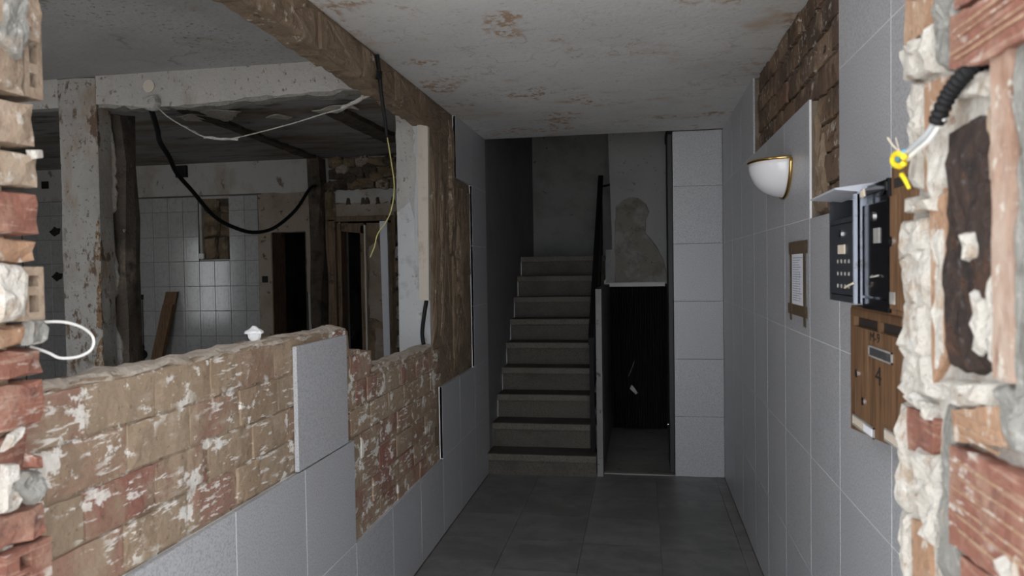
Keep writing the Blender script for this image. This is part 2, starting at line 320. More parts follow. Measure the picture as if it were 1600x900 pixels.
def writing(name, txt, size, loc, rot, mat, parent):
    cu = bpy.data.curves.new(name, 'FONT'); cu.body = txt; cu.size = size; cu.extrude = .0003
    tmp = bpy.data.objects.new('tmp', cu); COL.objects.link(tmp)
    me = bpy.data.meshes.new_from_object(tmp.evaluated_get(bpy.context.evaluated_depsgraph_get()))
    bpy.data.objects.remove(tmp); me.materials.clear(); me.transform(Matrix(rot).to_4x4()); me.transform(Matrix.Diagonal((1, 1.5, 1, 1)))
    return put(name, me, loc, mat, parent)

XL, XR, CH = -1.215, .62, 2.66
DB = 5.80

# ------------------------------------------------------------------ the setting: floors, ceilings, outer shell
fl = struct(box('floor', XL - .1, XR + .1, .9, 7.75, -.12, -.012, 'mortar_bed'), 'dark grey tiled floor of the entrance hallway', 'floor')
xs = [-1.245, -.80, -.352, .1, .55, .665]
ys = [1.21 + .445 * k for k in range(11)]
for i in range(5):
    for j in range(len(ys)):
        y1 = min(ys[j] + .4435, 5.80)
        x0, x1 = max(xs[i], XL + .012), min(xs[i + 1] - .002, XR - .006)
        if y1 - ys[j] > .05: tilebox('floor_tile', x0, x1, ys[j], y1, -.012, 0, 'floor_tile', fl, .001)
box('closet_screed', -.30, .27, 5.84, 7.7, -.012, -.001, 'concrete', fl)
box('door_sill', -.30, .26, 5.80, 5.84, -.012, .008, 'threshold', fl)
flk = struct(box('floor_left', -8.2, XL - .1, .9, 8.4, -.12, 0, 'concrete'), 'bare concrete floor of the gutted room on the left', 'floor')
pv = struct(box('floor_street', -12, 12, -14, .9, -.16, -.03, 'pavement'), 'pavement outside the entrance', 'pavement')
ce = struct(box('ceiling', XL - .02, XR + .1, .85, 5.76, CH, CH + .25, 'ceiling_white'), 'white hallway ceiling with brown damp stains and cracks', 'ceiling')
cl = struct(box('ceiling_left', -8.2, XL - .02, .85, 3.6, CH + .002, CH + .25, 'ceiling_grey'), 'speckled grey ceiling of the front room on the left', 'ceiling')
ck = struct(box('ceiling_rear', -8.2, XL - .02, 3.6, 8.4, CH + .002, CH + .25, 'ceiling_kitchen'), 'sooty stained ceiling of the rear room on the left', 'ceiling')
# scars and hanging flakes on the rear room's ceiling
prism('wall_scar', [(-2.80, 3.75), (-2.70, 3.75), (-2.84, 6.3), (-2.93, 6.3)], 'z', CH - .022, CH + .004, 'grime', ck, (.08, .012))
prism('wall_scar', [(-1.97, 4.45), (-1.83, 4.42), (-1.80, 5.55), (-1.97, 5.55)], 'z', CH - .03, CH + .004, 'grime', ck, (.08, .01))
for p, dz in (([(-2.92, 4.30), (-2.48, 4.12), (-2.42, 4.22), (-2.72, 4.58), (-2.95, 4.50)], -.05), ([(-2.42, 4.52), (-2.30, 4.46), (-2.27, 4.60), (-2.34, 4.66)], -.07), ([(-2.02, 4.36), (-1.72, 4.24), (-1.70, 4.34), (-2.0, 4.50)], -.05)):
    P = jag(p, .06, .012); n = len(P); V = []
    for q in P: V.append((q[0], q[1], CH + .001 + dz * max(0, min(1, (4.7 - q[1]) / .4)) * random.uniform(.3, 1)))
    V += [(v[0], v[1], v[2] + .006) for v in V]
    mk('plaster_flake', V, [tuple(range(n)), tuple(range(2 * n - 1, n - 1, -1))] + [(i, (i + 1) % n, n + (i + 1) % n, n + i) for i in range(n)], 'plaster_lump', ck)

# facade pieces beside and above the broken entrance
struct(boxes('wall_front', [(-1.7, .75, .85, 1.25, CH + .02, 4.6), (-8.2, -1.7, .85, 1.25, CH + .02, 4.6), (-8.2, -7.75, .85, 1.25, 0, CH + .02), (-6.85, -4.9, .85, 1.25, 0, CH + .02), (-7.75, -6.85, .85, 1.25, 0, .8), (-7.75, -6.85, .85, 1.25, 2.2, CH + .02), (-4.9, -3.95, .85, 1.25, 0, CH + .02), (-2.35, -1.75, .85, 1.25, 0, CH + .02), (-3.95, -2.35, .85, 1.25, -.02, .85), (-3.95, -2.35, .85, 1.25, 2.35, CH + .02)], 'facade_render'), 'rendered street front above the broken entrance', 'wall')
struct(box('wall_outer_left', -8.3, -8.2, .85, 8.4, 0, CH + .2, 'kitchen_wall'), 'far left wall of the gutted room', 'wall')

# ------------------------------------------------------------------ wall_left : half demolished brick partition
top = [(1.25, 1.37), (1.40, 1.395), (1.6, 1.388), (1.83, 1.392), (2.17, 1.395), (2.49, 1.398), (2.89, 1.392), (2.955, 1.375), (2.965, 1.30), (3.09, 1.285), (3.12, 1.185), (3.35, 1.182), (3.75, 1.175), (4.26, 1.165)]
core = jag(top, .05, .006, False) + [(4.26, 0), (1.25, 0)]
wl = struct(prism('wall_left', core, 'x', XL - .105, XL - .0155, 'core'), 'half demolished brick partition wall between hallway and gutted room', 'wall')
prism('ceiling_strip', jag([(4.26, 2.487), (3.0, 2.49), (1.25, 2.50)], .05, .008, False) + [(1.25, CH), (4.26, CH)], 'x', XL - .105, XL - .0155, 'render_brown', wl)
prism('post_core', [(4.26, 0), (5.76, 0), (5.76, CH), (4.26, CH)], 'x', XL - .105, XL - .0155, 'render_brown', wl, (.06, .003))
zg = [1.388 - .118 * k for k in range(9)]
for r in range(8):
    z1, z0 = zg[r], zg[r + 1]
    y = 1.20 + (.0 if r % 2 == 0 else .125) + random.uniform(-.02, .02)
    while y < 5.3:
        y1 = y + random.choice((.245, .25, .255, .24)) * (1 if random.random() > .15 else .55)
        a, b = max(y, 1.25), min(y1, 4.40)
        za, zb = z0 + .004, z1 - .004
        if b > 2.97: b2 = 1.175 if a > 3.10 else 1.29
        else: b2 = 1.39
        if a > 2.9 and zb > b2: zb = b2
        if r == 0 and a < 2.96: b = min(b, 2.955)
        if r == 0 and a >= 2.955: y = y1; continue
        if a < 2.955 and r >= 4: a = max(a, 2.93)
        if r >= 4 and a > 4.2: y = y1; continue
        if r >= 4: b = min(b, 4.345)
        if b - a > .03 and zb - za > .03:
            d = random.uniform(-.003, .005)
            rbox('brick', XL - .09, XL - .010 + d, a + .0025, b - .0025, max(za - .002, .455), zb + .002, 'brick_tan', wl, step=.04, amp=.003, rnd=.0035)
        y = y1
# rough broken mortar lying along the top of the low wall
rbox('mortar_cap', XL - .103, XL - .012, 1.26, 2.95, 1.376, 1.403, 'wall_top', wl, step=.028, amp=.013, rnd=.010, cap=70)
rbox('mortar_cap', XL - .103, XL - .012, 3.12, 4.24, 1.160, 1.187, 'wall_top', wl, step=.028, amp=.012, rnd=.009, cap=50)
# brown render left on the ceiling strip and on the post
rb = lambda pts, h, mat='render_brown', st=.05, am=.007: lump('render_remnant', pts, 'x', XL - .019, h, mat, wl, st, am, .5)
yy = [1.26, 1.75, 2.25, 2.72, 3.18, 3.62, 4.05, 4.70]
for k in range(7):
    rb([(yy[k] + .004, 2.502 + random.uniform(-.008, .006)), (yy[k + 1] - .004, 2.49 + random.uniform(-.006, .006)), (yy[k + 1] - .004, 2.648), (yy[k] + .004, 2.648)], random.uniform(.012, .02))
rb([(4.24, 1.17), (4.44, 1.17), (4.46, 1.85), (4.43, 2.485), (4.25, 2.485)], .016)
rb([(4.46, 1.15), (4.68, 1.13), (4.67, 1.7), (4.66, 2.485), (4.46, 2.485)], .011)
rb([(4.66, 1.72), (4.73, 1.70), (4.74, 2.2), (4.745, 2.62), (4.69, 2.62)], .026, 'render_light', .04, .012)
rb([(4.40, 1.2), (4.45, 1.2), (4.46, 2.2), (4.42, 2.3)], .024, 'render_light', .04, .012)
rb([(4.76, 1.75), (4.98, 1.70), (5.0, 2.20), (4.77, 2.21)], .014)
rb([(4.99, 1.60), (5.23, 1.58), (5.23, 2.19), (5.01, 2.2)], .02)
rb([(4.72, .93), (4.97, .93), (4.98, 1.72), (4.73, 1.74)], .017)
rb([(4.97, .93), (5.22, .93), (5.22, 1.60), (4.99, 1.62)], .012)
rb([(4.80, 1.45), (4.93, 1.42), (4.94, 1.92), (4.85, 1.98)], .03, 'render_light', .04, .014)
rb([(4.27, 1.0), (4.72, .93), (4.70, 1.14), (4.28, 1.16)], .014)
# grey speckled wall tiles still in place
ROW = [0, .467, .912, 1.358, 1.80, 2.24, CH]
YL = [1.25, 1.553, 2.02, 2.487, 2.954, 3.421, 3.888, 4.355, 4.805, 5.265, 5.757]
def ltile(i, r): tilebox('wall_tile', XL - .011, XL + .006, YL[i] + .002, YL[i + 1] - .002, ROW[r] + .0012, ROW[r + 1] - .0012, 'tile', wl)
tl = []
for i in range(10): tl.append((i, 0))
for i in (0, 1, 2, 3, 7, 8, 9): tl.append((i, 1))
for r in (2, 3, 4): tl.append((9, r))
tl += [(8, 5), (9, 5)]
for i, r in tl: ltile(i, r)
o = tilebox('wall_tile', XL - .006, XL + .010, 2.432, 2.882, .918, 1.366, 'tile', wl); o['label'] = 'single tile left standing alone on the bricks'
box('tile_bed', XL - .018, XL + .0050, 1.25, 5.757, 0, .4655, 'grout', wl)
box('tile_bed', XL - .018, XL + .0050, 1.25, 2.953, .4655, .910, 'grout', wl)
box('tile_bed', XL - .018, XL + .0050, 4.357, 5.757, .4655, .910, 'grout', wl)
box('tile_bed', XL - .018, XL + .0050, 5.267, 5.757, .91, CH, 'grout', wl)
box('tile_bed', XL - .018, XL + .0050, 4.807, 5.267, 2.243, CH, 'grout', wl)
box('tile_bed', XL - .018, XL - .006, 2.440, 2.874, .925, 1.358, 'mortar_bed', wl)

# ------------------------------------------------------------------ wall_right : tiled, with a bare patch near the ceiling
wr = struct(box('wall_right', XR + .045, XR + .25, 1.25, 7.75, 0, CH + .3, 'mortar_bed'), 'grey tiled right hallway wall with a bare brick patch near the ceiling', 'wall')
YR = [1.25, 1.522, 1.985, 2.475, 2.888, 3.37, 3.832, 4.25, 4.755, 5.22, 5.69, 5.798]
for i in range(11):
    for r in range(6):
        if (i, r) in ((3, 4), (3, 5), (4, 5), (5, 5), (6, 5)): continue
        tilebox('wall_tile', XR, XR + .010, YR[i] + .0022, YR[i + 1] - .0022, ROW[r] + .001, ROW[r + 1] - .001, 'tile', wr)
for b in ((1.25, 2.475, 0, CH), (2.475, 2.888, 0, 1.80), (2.888, 4.25, 0, 2.24), (4.25, 5.798, 0, CH)):
    box('tile_back', XR + .0105, XR + .047, b[0] + (.006 if b[0] > 4 else 0), b[1] - .008, b[2], b[3] - .008, 'mortar_bed', wr)
    box('tile_bed', XR + .0008, XR + .008, b[0] + (.004 if b[0] > 4 else 0), b[1] - .004, b[2], b[3] - .003, 'grout', wr)
for r in range(8):
    z0 = 1.80 + .1085 * r; y = 2.42 + (.0 if r % 2 else .13)
    while y < 4.3:
        y1 = y + random.choice((.24, .25, .26)); a, b = max(y, 2.478), min(y1, 4.246)
        if r < 4: b = min(b, 2.884)
        z1 = min(z0 + .1055, CH - .002)
        if b - a > .025 and z1 - z0 > .03:
            rbox('brick', XR + .022 + random.uniform(-.004, .006), XR + .07, a + .003, b - .003, z0 + .002, z1, 'brick_dark', wr, step=.05, amp=.004, rnd=.006)
        y = y1
for p in ([(2.80, 1.81), (2.876, 1.82), (2.87, 2.18), (2.84, 2.2)], [(2.70, 1.82), (2.80, 1.81), (2.82, 2.05), (2.78, 2.1)]):
    lump('render_remnant', p, 'x', XR + .03, -.018, 'render_brown', wr, .04, .008, .5)

# ------------------------------------------------------------------ back of the hallway
wb = struct(box('wall_back', .255, XR + .045, DB + .017, 6.05, 0, CH + .3, 'mortar_bed'), 'narrow tiled end wall to the right of the dark closet', 'wall')
for r in range(6):
    tilebox('wall_tile', .25, XR - .002, DB, DB + .017, ROW[r] + .0012, ROW[r + 1] - .0012, 'tile', wb)
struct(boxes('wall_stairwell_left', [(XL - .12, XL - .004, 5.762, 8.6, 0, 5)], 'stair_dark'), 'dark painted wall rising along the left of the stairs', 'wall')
sb = struct(box('wall_stairwell_back', XL - .1, -.2, 8.46, 8.6, 0, 5, 'stair_paint'), 'dim speckled wall behind the stair landing', 'wall')
box('skirting', XL, -.26, 8.445, 8.462, 1.745, 1.93, 'stair_dark', sb)
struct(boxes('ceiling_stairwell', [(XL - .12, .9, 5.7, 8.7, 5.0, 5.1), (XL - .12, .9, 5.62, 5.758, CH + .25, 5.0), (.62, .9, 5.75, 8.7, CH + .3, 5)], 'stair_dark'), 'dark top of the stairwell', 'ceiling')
blk = struct(prism('wall_understairs', [(-.262, 1.46), (.62, 1.46), (.62, 5), (-.335, 5), (-.301, 2.9)], 'y', 7.3, 8.46, 'patch_wall'), 'pale upper wall with a patched plaster repair above the closet', 'wall')
rep = [(-.255, 1.475), (.255, 1.49), (.25, 1.58), (.22, 1.70), (.17, 1.80), (.10, 1.90), (.05, 1.96), (.055, 2.08), (.09, 2.16), (.06, 2.24), (-.02, 2.30), (-.09, 2.31), (-.17, 2.28), (-.235, 2.22), (-.25, 1.9)]
lump('plaster_repair', rep, 'y', 7.299, -.008, 'patch_repair', blk, .05, .006, .2)
box('lintel', -.345, .23, 7.27, 7.31, 1.437, 1.475, 'pvc_white', blk)
box('wall_stub', -.335, -.264, 7.27, 7.45, 1.477, 1.80, 'patch_wall', blk)
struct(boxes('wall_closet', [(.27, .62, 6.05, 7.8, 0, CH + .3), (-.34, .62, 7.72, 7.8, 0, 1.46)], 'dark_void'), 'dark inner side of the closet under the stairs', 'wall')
pw = struct(prism('wall_partition', [(5.72, 0), (7.72, 0), (7.72, 1.46), (7.3, 1.46), (5.74, 1.46)], 'x', -.348, -.303, 'stair_paint', None, (.09, .004)), 'thin pale partition edge between stairs and closet', 'wall')

# ------------------------------------------------------------------ staircase
st = tag(empty('staircase', (-.78, 5.66, 0)), 'steep brownish terrazzo staircase climbing to a dark landing', 'staircase')
for k in range(9):
    z = .17 + .197 * k; y = 5.66 + .225 * k
    x1 = -.351
    zr = 0 if k == 0 else z - .197
    last = k == 8
    o = box('tread', XL + .002, x1, y, y + (.29 if not last else .98), z - .052, z, 'terrazzo', st, .006)
    box('tread_top', XL + .006, x1 - .004, y + .008, y + (.24 if not last else .96), z - .001, z + .0015, 'terrazzo_tread', o)  # thin sheet of darker terrazzo covering the top of each tread
    box('riser', XL + .004, x1 - .003, y + .036, y + .06, zr, z - .05, 'terrazzo_riser', st)
box('stair_core', XL + .006, -.356, 5.72, 5.735, 0, .11, 'concrete', st)
for k in range(3):
    z = .37 + .197 * k; y = 5.885 + .225 * k
    lump('chipped_plaster', [(-.352 - .05, z - .02), (-.352 - .02, z - .06), (-.36, z + .16), (-.375, z + .12)], 'y', y + .02, -.022, 'plaster_white', st, .03, .006)

hr = tag(empty('handrail', (-.385, 5.8, .17)), 'black metal handrail with newel post at the right of the stairs', 'handrail')
box('newel_post', -.405, -.368, 5.80, 5.835, .17, 1.06, 'black_metal', hr, .004)
def slanted(name, x0, x1, ya, za, yb, zb, h, mat, parent):
    return prism(name, [(ya, za), (yb, zb), (yb, zb + h), (ya, za + h)], 'x', x0, x1, mat, parent)
slanted('rail', -.412, -.362, 5.79, 1.02, 7.50, 2.50, .055, 'black_metal', hr)
slanted('lower_rail', -.398, -.376, 5.83, .30, 7.46, 1.83, .03, 'black_metal', hr)
for k in range(7):
    y = 6.0 + .235 * k; t = (y - 5.83) / 1.63
    box('baluster', -.392, -.380, y - .006, y + .006, .31 + 1.53 * t, 1.03 + 1.47 * t, 'black_metal', hr)
box('newel_post', -.402, -.372, 7.47, 7.50, 1.745, 2.53, 'black_metal', hr)
tube('wall_bracket', [(-.385, 7.42, 2.44), (-.34, 7.42, 2.44), (-.285, 7.33, 2.44)], .011, 'black_metal', hr)

# ------------------------------------------------------------------ folding doors of the closet
fd = tag(empty('accordion_door', (-.05, 7.42, 0)), 'closed black accordion door at the back of the closet', 'door')
V, F = [], []
n = 44
for i in range(n + 1):
    x = -.30 + .55 * i / n; y = 7.40 + (.022 if i % 2 else 0)
    V += [(x, y, .02), (x, y, 1.43), (x, y + .004, .02), (x, y + .004, 1.43)]
for i in range(n):
    a = i * 4; b = a + 4
    F += [(a, b, b + 1, a + 1), (a + 2, a + 3, b + 3, b + 2), (a + 1, b + 1, b + 3, a + 3), (a, a + 2, b + 2, b)]
mk('pleated_curtain', V, F, 'pleat_black', fd)
box('top_track', -.30, .25, 7.385, 7.435, 1.43, 1.455, 'black_metal', fd)
f2 = tag(empty('folding_screen', (.24, 6.0, 0)), 'tall black folded pleated door standing against the tiled end wall', 'door')
for k in range(9):
    y = 5.85 + .05 * k
    prism('pleat', [(.222 + .004 * k, y), (.244 - .002 * k, y), (.246, y + .044), (.214, y + .044)] if k % 2 else [(.214, y), (.246, y), (.244, y + .044), (.222, y + .044)], 'z', .012, CH - .01, 'pleat_black', f2)
box('top_track', .21, .25, 5.84, 6.32, CH - .012, CH + .05, 'black_metal', f2)
# a few things lying in the dark closet
sc = tag(tube('wire_scrap', [(-.13, 7.3, .55), (-.10, 7.32, .62), (-.07, 7.33, .70)], .003, 'cable_grey'), 'thin pale wire scrap hanging in the dark closet', 'wire')
sc2 = tag(lump('paper_scrap', [(-.12, .42), (-.06, .36), (-.04, .38), (-.10, .46)], 'y', 7.37, -.02, 'pvc_white', None, .03, .006), 'small pale torn scrap caught on the accordion door', 'scrap')

# ------------------------------------------------------------------ front room portal: column and beam
cx0, cx1 = -3.01, -2.775
col = tag(empty('column', (-2.9, 3.5, 0)), 'square white plastered column with rust stains in the gutted room', 'column')
rbox('shaft', cx0, cx1, 3.42, 3.53, 0, CH + .002, 'plaster_rusty', col, step=.3, amp=.006, rnd=.006)
rbox('broken_wall_edge', cx1 - .03, -2.708, 3.535, 3.66, 0, 2.50, 'grime', col, step=.1, amp=.02, rnd=.015)
for z, h, dx, mt in ((.98, .42, .03, 'plaster_rusty'), (1.5, .3, .018, 'cement'), (1.95, .5, .022, 'plaster_rusty')):
    lump('plaster_crust', [(-2.795, z), (-2.785 + dx, z + .03), (-2.78 + dx, z + h * .6), (-2.79, z + h)], 'y', 3.536, -.012, mt, col, .03, .009, .5)
for z, h, dx in ((1.15, .16, .05), (1.36, .30, .035), (1.72, .22, .03), (.95, .15, .04)):
    lump('rust_crust', [(-2.778 - dx, z), (-2.779, z - .02), (-2.779, z + h), (-2.778 - dx * .6, z + h * .7)], 'y', 3.4195, -.005, 'rust_stain', col, .02, .008, .5)
bm_ = tag(empty('ceiling_beam', (-2.0, 3.5, 2.5)), 'white plastered beam crossing the room from column to hallway', 'beam')
prism('beam_body', [(-2.776, CH + .002), (-2.776, 2.517)] + jag([(-2.776, 2.517), (-2.49, 2.482), (-2.212, 2.488), (-1.879, 2.506), (-1.54, 2.515), (-1.32, 2.518)], .05, .006, False)[1:] + [(-1.32, CH + .002)], 'y', 3.42, 3.50, 'plaster_white', bm_)
prism('broken_soffit', jag([(-2.77, 2.50), (-2.2, 2.478), (-1.8, 2.497), (-1.33, 2.508)], .045, .012, False) + [(-1.33, 2.525), (-2.77, 2.525)], 'y', 3.43, 3.515, 'cement', bm_)
box('beam_return', -8.2, cx0, 3.43, 3.5, 2.512, CH + .002, 'plaster_white', bm_)
bp = tag(disc('blanking_plate', (-2.468, 3.421, 2.592), 'y', .032, -.006, 'plaster_cream', None), 'round cream blanking plate on the white beam', 'cover plate')
cr = tag(lump('plaster_clump', [(-2.49, 2.475), (-2.43, 2.465), (-2.40, 2.50), (-2.42, 2.545), (-2.47, 2.54)], 'y', 3.424, -.03, 'plaster_white', None, .025, .007, .5), 'crumbling plaster clump under the round plate', 'plaster')

# hanging cables and string
tag(tube('black_cable', [(-2.46, 3.418, 2.48), (-2.57, 3.62, 2.41), (-2.684, 3.8, 2.38), (-2.765, 4.0, 2.325), (-2.857, 4.2, 2.262), (-2.886, 4.4, 2.172), (-2.917, 4.7, 2.025), (-2.867, 4.9, 1.95), (-2.829, 5.1, 1.93), (-2.831, 5.4, 1.984), (-2.803, 5.7, 2.142), (-2.815, 6.0, 2.347), (-2.84, 6.165, 2.39)], .014, 'black_plastic'), 'thick black cable sagging across the gutted room', 'cable')
tag(boxes('junction_box', [(-4.30, -4.19, 6.30, 6.332, 2.535, 2.645)], 'black_plastic'), 'small black junction box on the rear wall below the ceiling', 'junction box')
s = tag(empty('plaster_string', (-1.9, 3.45, 2.31)), 'sagging white string with plaster crumbs under the beam', 'string')
tube('string', [(-2.43, 3.40, 2.50), (-2.36, 3.41, 2.429), (-2.254, 3.43, 2.362), (-2.183, 3.44, 2.326), (-2.094, 3.45, 2.309), (-2.024, 3.45, 2.312), (-1.9, 3.45, 2.332), (-1.692, 3.45, 2.373), (-1.539, 3.45, 2.41), (-1.421, 3.45, 2.435), (-1.34, 3.45, 2.475), (-1.30, 3.45, 2.50)], .0035, 'plaster_white', s, seg=6)
for a, b, t in (((-2.19, 2.322), (-2.0, 2.304), .011), ((-1.45, 2.425), (-1.33, 2.476), .014), ((-2.30, 2.387), (-2.22, 2.345), .007), ((-1.34, 2.476), (-1.295, 2.49), .017)):
    lump('plaster_crumb', [(a[0], a[1] - t * .5), (b[0], b[1] - t * .5), (b[0], b[1] + t * .7), (a[0], a[1] + t * .7)], 'y', 3.452, -.012, 'plaster_white', s, .02, .004, .5)
dc = tag(empty('dangling_cable', (-1.2, 3.3, 2.62)), 'black cable ending in a thin yellow wire hanging from the brown ceiling strip', 'cable')
tube('sheath', [(-1.200, 3.3, 2.635), (-1.190, 3.3, 2.56), (-1.188, 3.32, 2.45), (-1.183, 3.35, 2.335), (-1.18, 3.36, 2.262)], lambda t: .011 - .004 * t, 'black_plastic', dc)
tube('bare_wire', [(-1.182, 3.36, 2.285), (-1.168, 3.37, 2.172), (-1.152, 3.37, 2.034), (-1.167, 3.37, 1.928), (-1.197, 3.37, 1.862), (-1.24, 3.37, 1.805), (-1.257, 3.37, 1.747), (-1.281, 3.37, 1.695)], .0032, 'wire_yellow', dc, seg=6)
lump('tape_wrap', [(-1.205, 2.525), (-1.18, 2.52), (-1.178, 2.56), (-1.20, 2.565)], 'y', 3.31, -.025, 'black_plastic', dc, .02, .004)

# ------------------------------------------------------------------ plastered jamb at the far end of the opening
jb = struct(empty('wall_pier', (-1.33, 4.3, 0)), 'white and grey plastered pier at the far side of the wall opening', 'pier')
rbox('shaft', -1.435, -1.322, 4.235, 4.6, 0, CH, 'plaster_cool', jb, step=.3, amp=.004, rnd=.004)
rbox('end_face', -1.325, -1.236, 4.226, 4.262, 1.12, 2.50, 'plaster_cool', jb, step=.15, amp=.003, rnd=.003)
lump('whitewash', [(-1.432, 1.98), (-1.35, 2.04), (-1.325, 1.93), (-1.29, 1.97), (-1.29, 2.47), (-1.36, 2.58), (-1.43, 2.64)], 'y', 4.234, -.006, 'plaster_white', jb, .04, .006, .2)
ct = tag(prism('cable_trunking', [(-1.292, 1.45), (-1.233, 1.45), (-1.22, 2.47), (-1.285, 2.49)], 'y', 4.19, 4.222, 'plaster_cream'), 'cream plastered cable duct running down the pier', 'duct')
tag(tube('drop_cable', [(-1.252, 4.205, 1.449), (-1.262, 4.19, 1.372), (-1.277, 4.19, 1.258), (-1.268, 4.19, 1.18)], .012, 'black_plastic'), 'black cable bending down from the cream duct to the low wall', 'cable')

# ------------------------------------------------------------------ rear room wall with tiles, doorways
RY = 6.33
wk = struct(boxes('wall_rear', [(-8.2, -4.075, RY + .02, RY + .2, 0, CH + .1), (-4.075, -3.76, RY + .02, RY + .2, 0, 1.76), (-4.075, -3.76, RY + .02, RY + .2, 2.33, CH + .1), (-3.76, -3.36, RY + .02, RY + .2, 0, CH + .1),
  (-3.36, -3.02, RY + .02, RY + .2, 2.0, CH + .1), (-3.02, -2.69, RY + .02, RY + .2, 0, CH + .1), (-2.69, -2.12, RY + .02, RY + .2, 2.10, CH + .1), (-2.12, XL - .1, RY + .02, RY + .2, 0, CH + .1)], 'kitchen_wall'), 'rear wall of the gutted room with white tiles and doorways', 'wall')
box('back_fill', -4.1, -3.74, RY + .12, RY + .2, 1.74, 2.36, 'grime', wk)
box('upper_plaster', -8.2, -2.95, RY + .004, RY + .022, 2.355, CH + .004, 'kitchen_wall', wk)
prism('beige_plaster', [(-3.485, 2.0), (-3.36, 2.0), (-3.02, 2.0), (-3.02, 1.45), (-2.93, 1.35), (-2.92, 2.36), (-3.485, 2.36)], 'y', RY + .002, RY + .03, 'kitchen_beige', wk, (.08, .006))
tw, th = .1565, .2335
def ktile(x0, x1, z0, z1, lab=None):
    t = tilebox('kitchen_tile', x0 + .0015, x1 - .0015, RY, RY + .012, z0 + .0015, z1 - .0015, 'kitchen_tile', wk, .002)
    if x1 - x0 > .12 and z1 - z0 > .2:
        key = ('emb', round(x1 - x0, 3))
        c = Vector(((x0 + x1) / 2, RY - .0006, (z0 + z1) / 2))
        if key in CACHE: put('embossed_frame', CACHE[key], c, 'kitchen_tile', t)
        else:
            b = [(x0 + .022, x0 + .028, RY - .0012, RY, z0 + .024, z1 - .024), (x1 - .028, x1 - .022, RY - .0012, RY, z0 + .024, z1 - .024), (x0 + .022, x1 - .022, RY - .0012, RY, z0 + .024, z0 + .030), (x0 + .022, x1 - .022, RY - .0012, RY, z1 - .030, z1 - .024)]
            CACHE[key] = boxes('embossed_frame', b, 'kitchen_tile', t).data
zr_ = [.33, .5665, .80, 1.038, 1.275, 1.508, 1.743, 1.974, 2.212, 2.348]
xc = [-4.885 + .1575 * k for k in range(10)]
for i in range(9):
    for r in range(9):
        if r >= 6 and i in (5, 6) : continue
        ktile(xc[i], min(xc[i + 1], -3.49), zr_[r], zr_[r + 1])
for i in range(7):
    for r in range(9):
        ktile(-6.0 + .159 * i, -6.0 + .159 * (i + 1), zr_[r], zr_[r + 1]) 
box('tile_bed', -6.02, -3.485, RY + .008, RY + .021, 0, 1.745, 'kitchen_grout', wk)
box('tile_bed', -6.02, -4.098, RY + .008, RY + .021, 1.745, 2.352, 'kitchen_grout', wk)
box('tile_bed', -3.782, -3.485, RY + .008, RY + .021, 1.745, 2.352, 'kitchen_grout', wk)
box('tile_edge_strip', -4.9, -3.45, RY - .004, RY + .01, 2.351, 2.362, 'kitchen_grout', wk)
for x0, x1, z0, z1 in ((-4.09, -3.93, 1.98, 2.20), (-3.92, -3.775, 1.98, 2.20), (-4.09, -3.95, 1.76, 1.97), (-3.94, -3.83, 1.76, 1.97), (-3.82, -3.77, 1.77, 1.96), (-4.085, -3.93, 2.21, 2.345), (-3.92, -3.775, 2.21, 2.26)):
    rbox('rubble_stone', x0, x1, RY + .04 + random.uniform(0, .03), RY + .16, z0, z1, 'stone_brown', wk, step=.06, amp=.012, rnd=.014)
# first dark doorway
box('door_reveal', -3.487, -3.36, RY - .006, RY + .03, 0, 1.995, 'kitchen_beige', wk)
box('door_reveal', -3.362, -3.352, RY, RY + .25, 0, 1.995, 'old_wood', wk)
box('door_reveal', -3.028, -3.018, RY, RY + .25, 0, 1.995, 'grime', wk)
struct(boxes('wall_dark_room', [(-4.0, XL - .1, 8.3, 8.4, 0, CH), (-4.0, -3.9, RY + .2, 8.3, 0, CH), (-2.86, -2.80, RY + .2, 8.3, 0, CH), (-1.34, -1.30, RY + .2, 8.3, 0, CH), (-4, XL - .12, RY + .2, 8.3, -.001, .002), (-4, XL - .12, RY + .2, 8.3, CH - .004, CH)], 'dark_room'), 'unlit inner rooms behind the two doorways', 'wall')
# broken wall edge, rough brickwork and lintel above the second doorway
rbox('broken_wall_edge', -2.925, -2.80, 6.18, RY + .03, 0, CH, 'grime', wk, step=.12, amp=.025, rnd=.02)
rbox('broken_wall_edge', -2.80, -2.715, 6.25, RY + .03, 0, 2.36, 'stone_brown', wk, step=.12, amp=.02, rnd=.02)
for r in range(3):
    x = -2.80 + random.uniform(0, .06)
    while x < -2.08:
        wd = random.uniform(.09, .2); z = 2.365 + .098 * r
        rbox('rough_brick', x, min(x + wd, -2.03), RY - .03 - random.uniform(0, .04), RY + .03, z, z + random.uniform(.075, .094), random.choice(('stone_brown', 'grime')), wk, step=.03, amp=.012, rnd=.006)
        x += wd + .008
for k in range(12):
    x = -2.80 + .062 * k; z = 2.36 + .09 * (k * 7 % 4) * .8
    lump('rubble_mortar', [(x, z), (x + .10, z - .01), (x + .12, z + .05), (x + .05, z + .09), (x - .01, z + .06)], 'y', RY - .05, -.03, ('grime', 'stone_brown', 'kitchen_beige')[k % 3], wk, .025, .012, .6)
prism('lintel_plaster', jag([(-2.74, 2.24), (-2.02, 2.235)], .05, .012, False) + [(-2.02, 2.345), (-2.74, 2.345)], 'y', RY - .012, RY + .03, 'kitchen_wall', wk)
prism('lintel_plaster', jag([(-2.76, 2.115), (-2.02, 2.115)], .05, .01, False) + [(-2.02, 2.236), (-2.76, 2.24)], 'y', RY - .006, RY + .03, 'kitchen_beige', wk)
for x in (-2.62, -2.48, -2.44, -2.34, -2.20):
    lump('plaster_scar', [(x, 2.225), (x + .05, 2.23), (x + .035, 2.29), (x + .012, 2.29)], 'y', RY - .011, -.006, 'grime', wk, .02, .006)
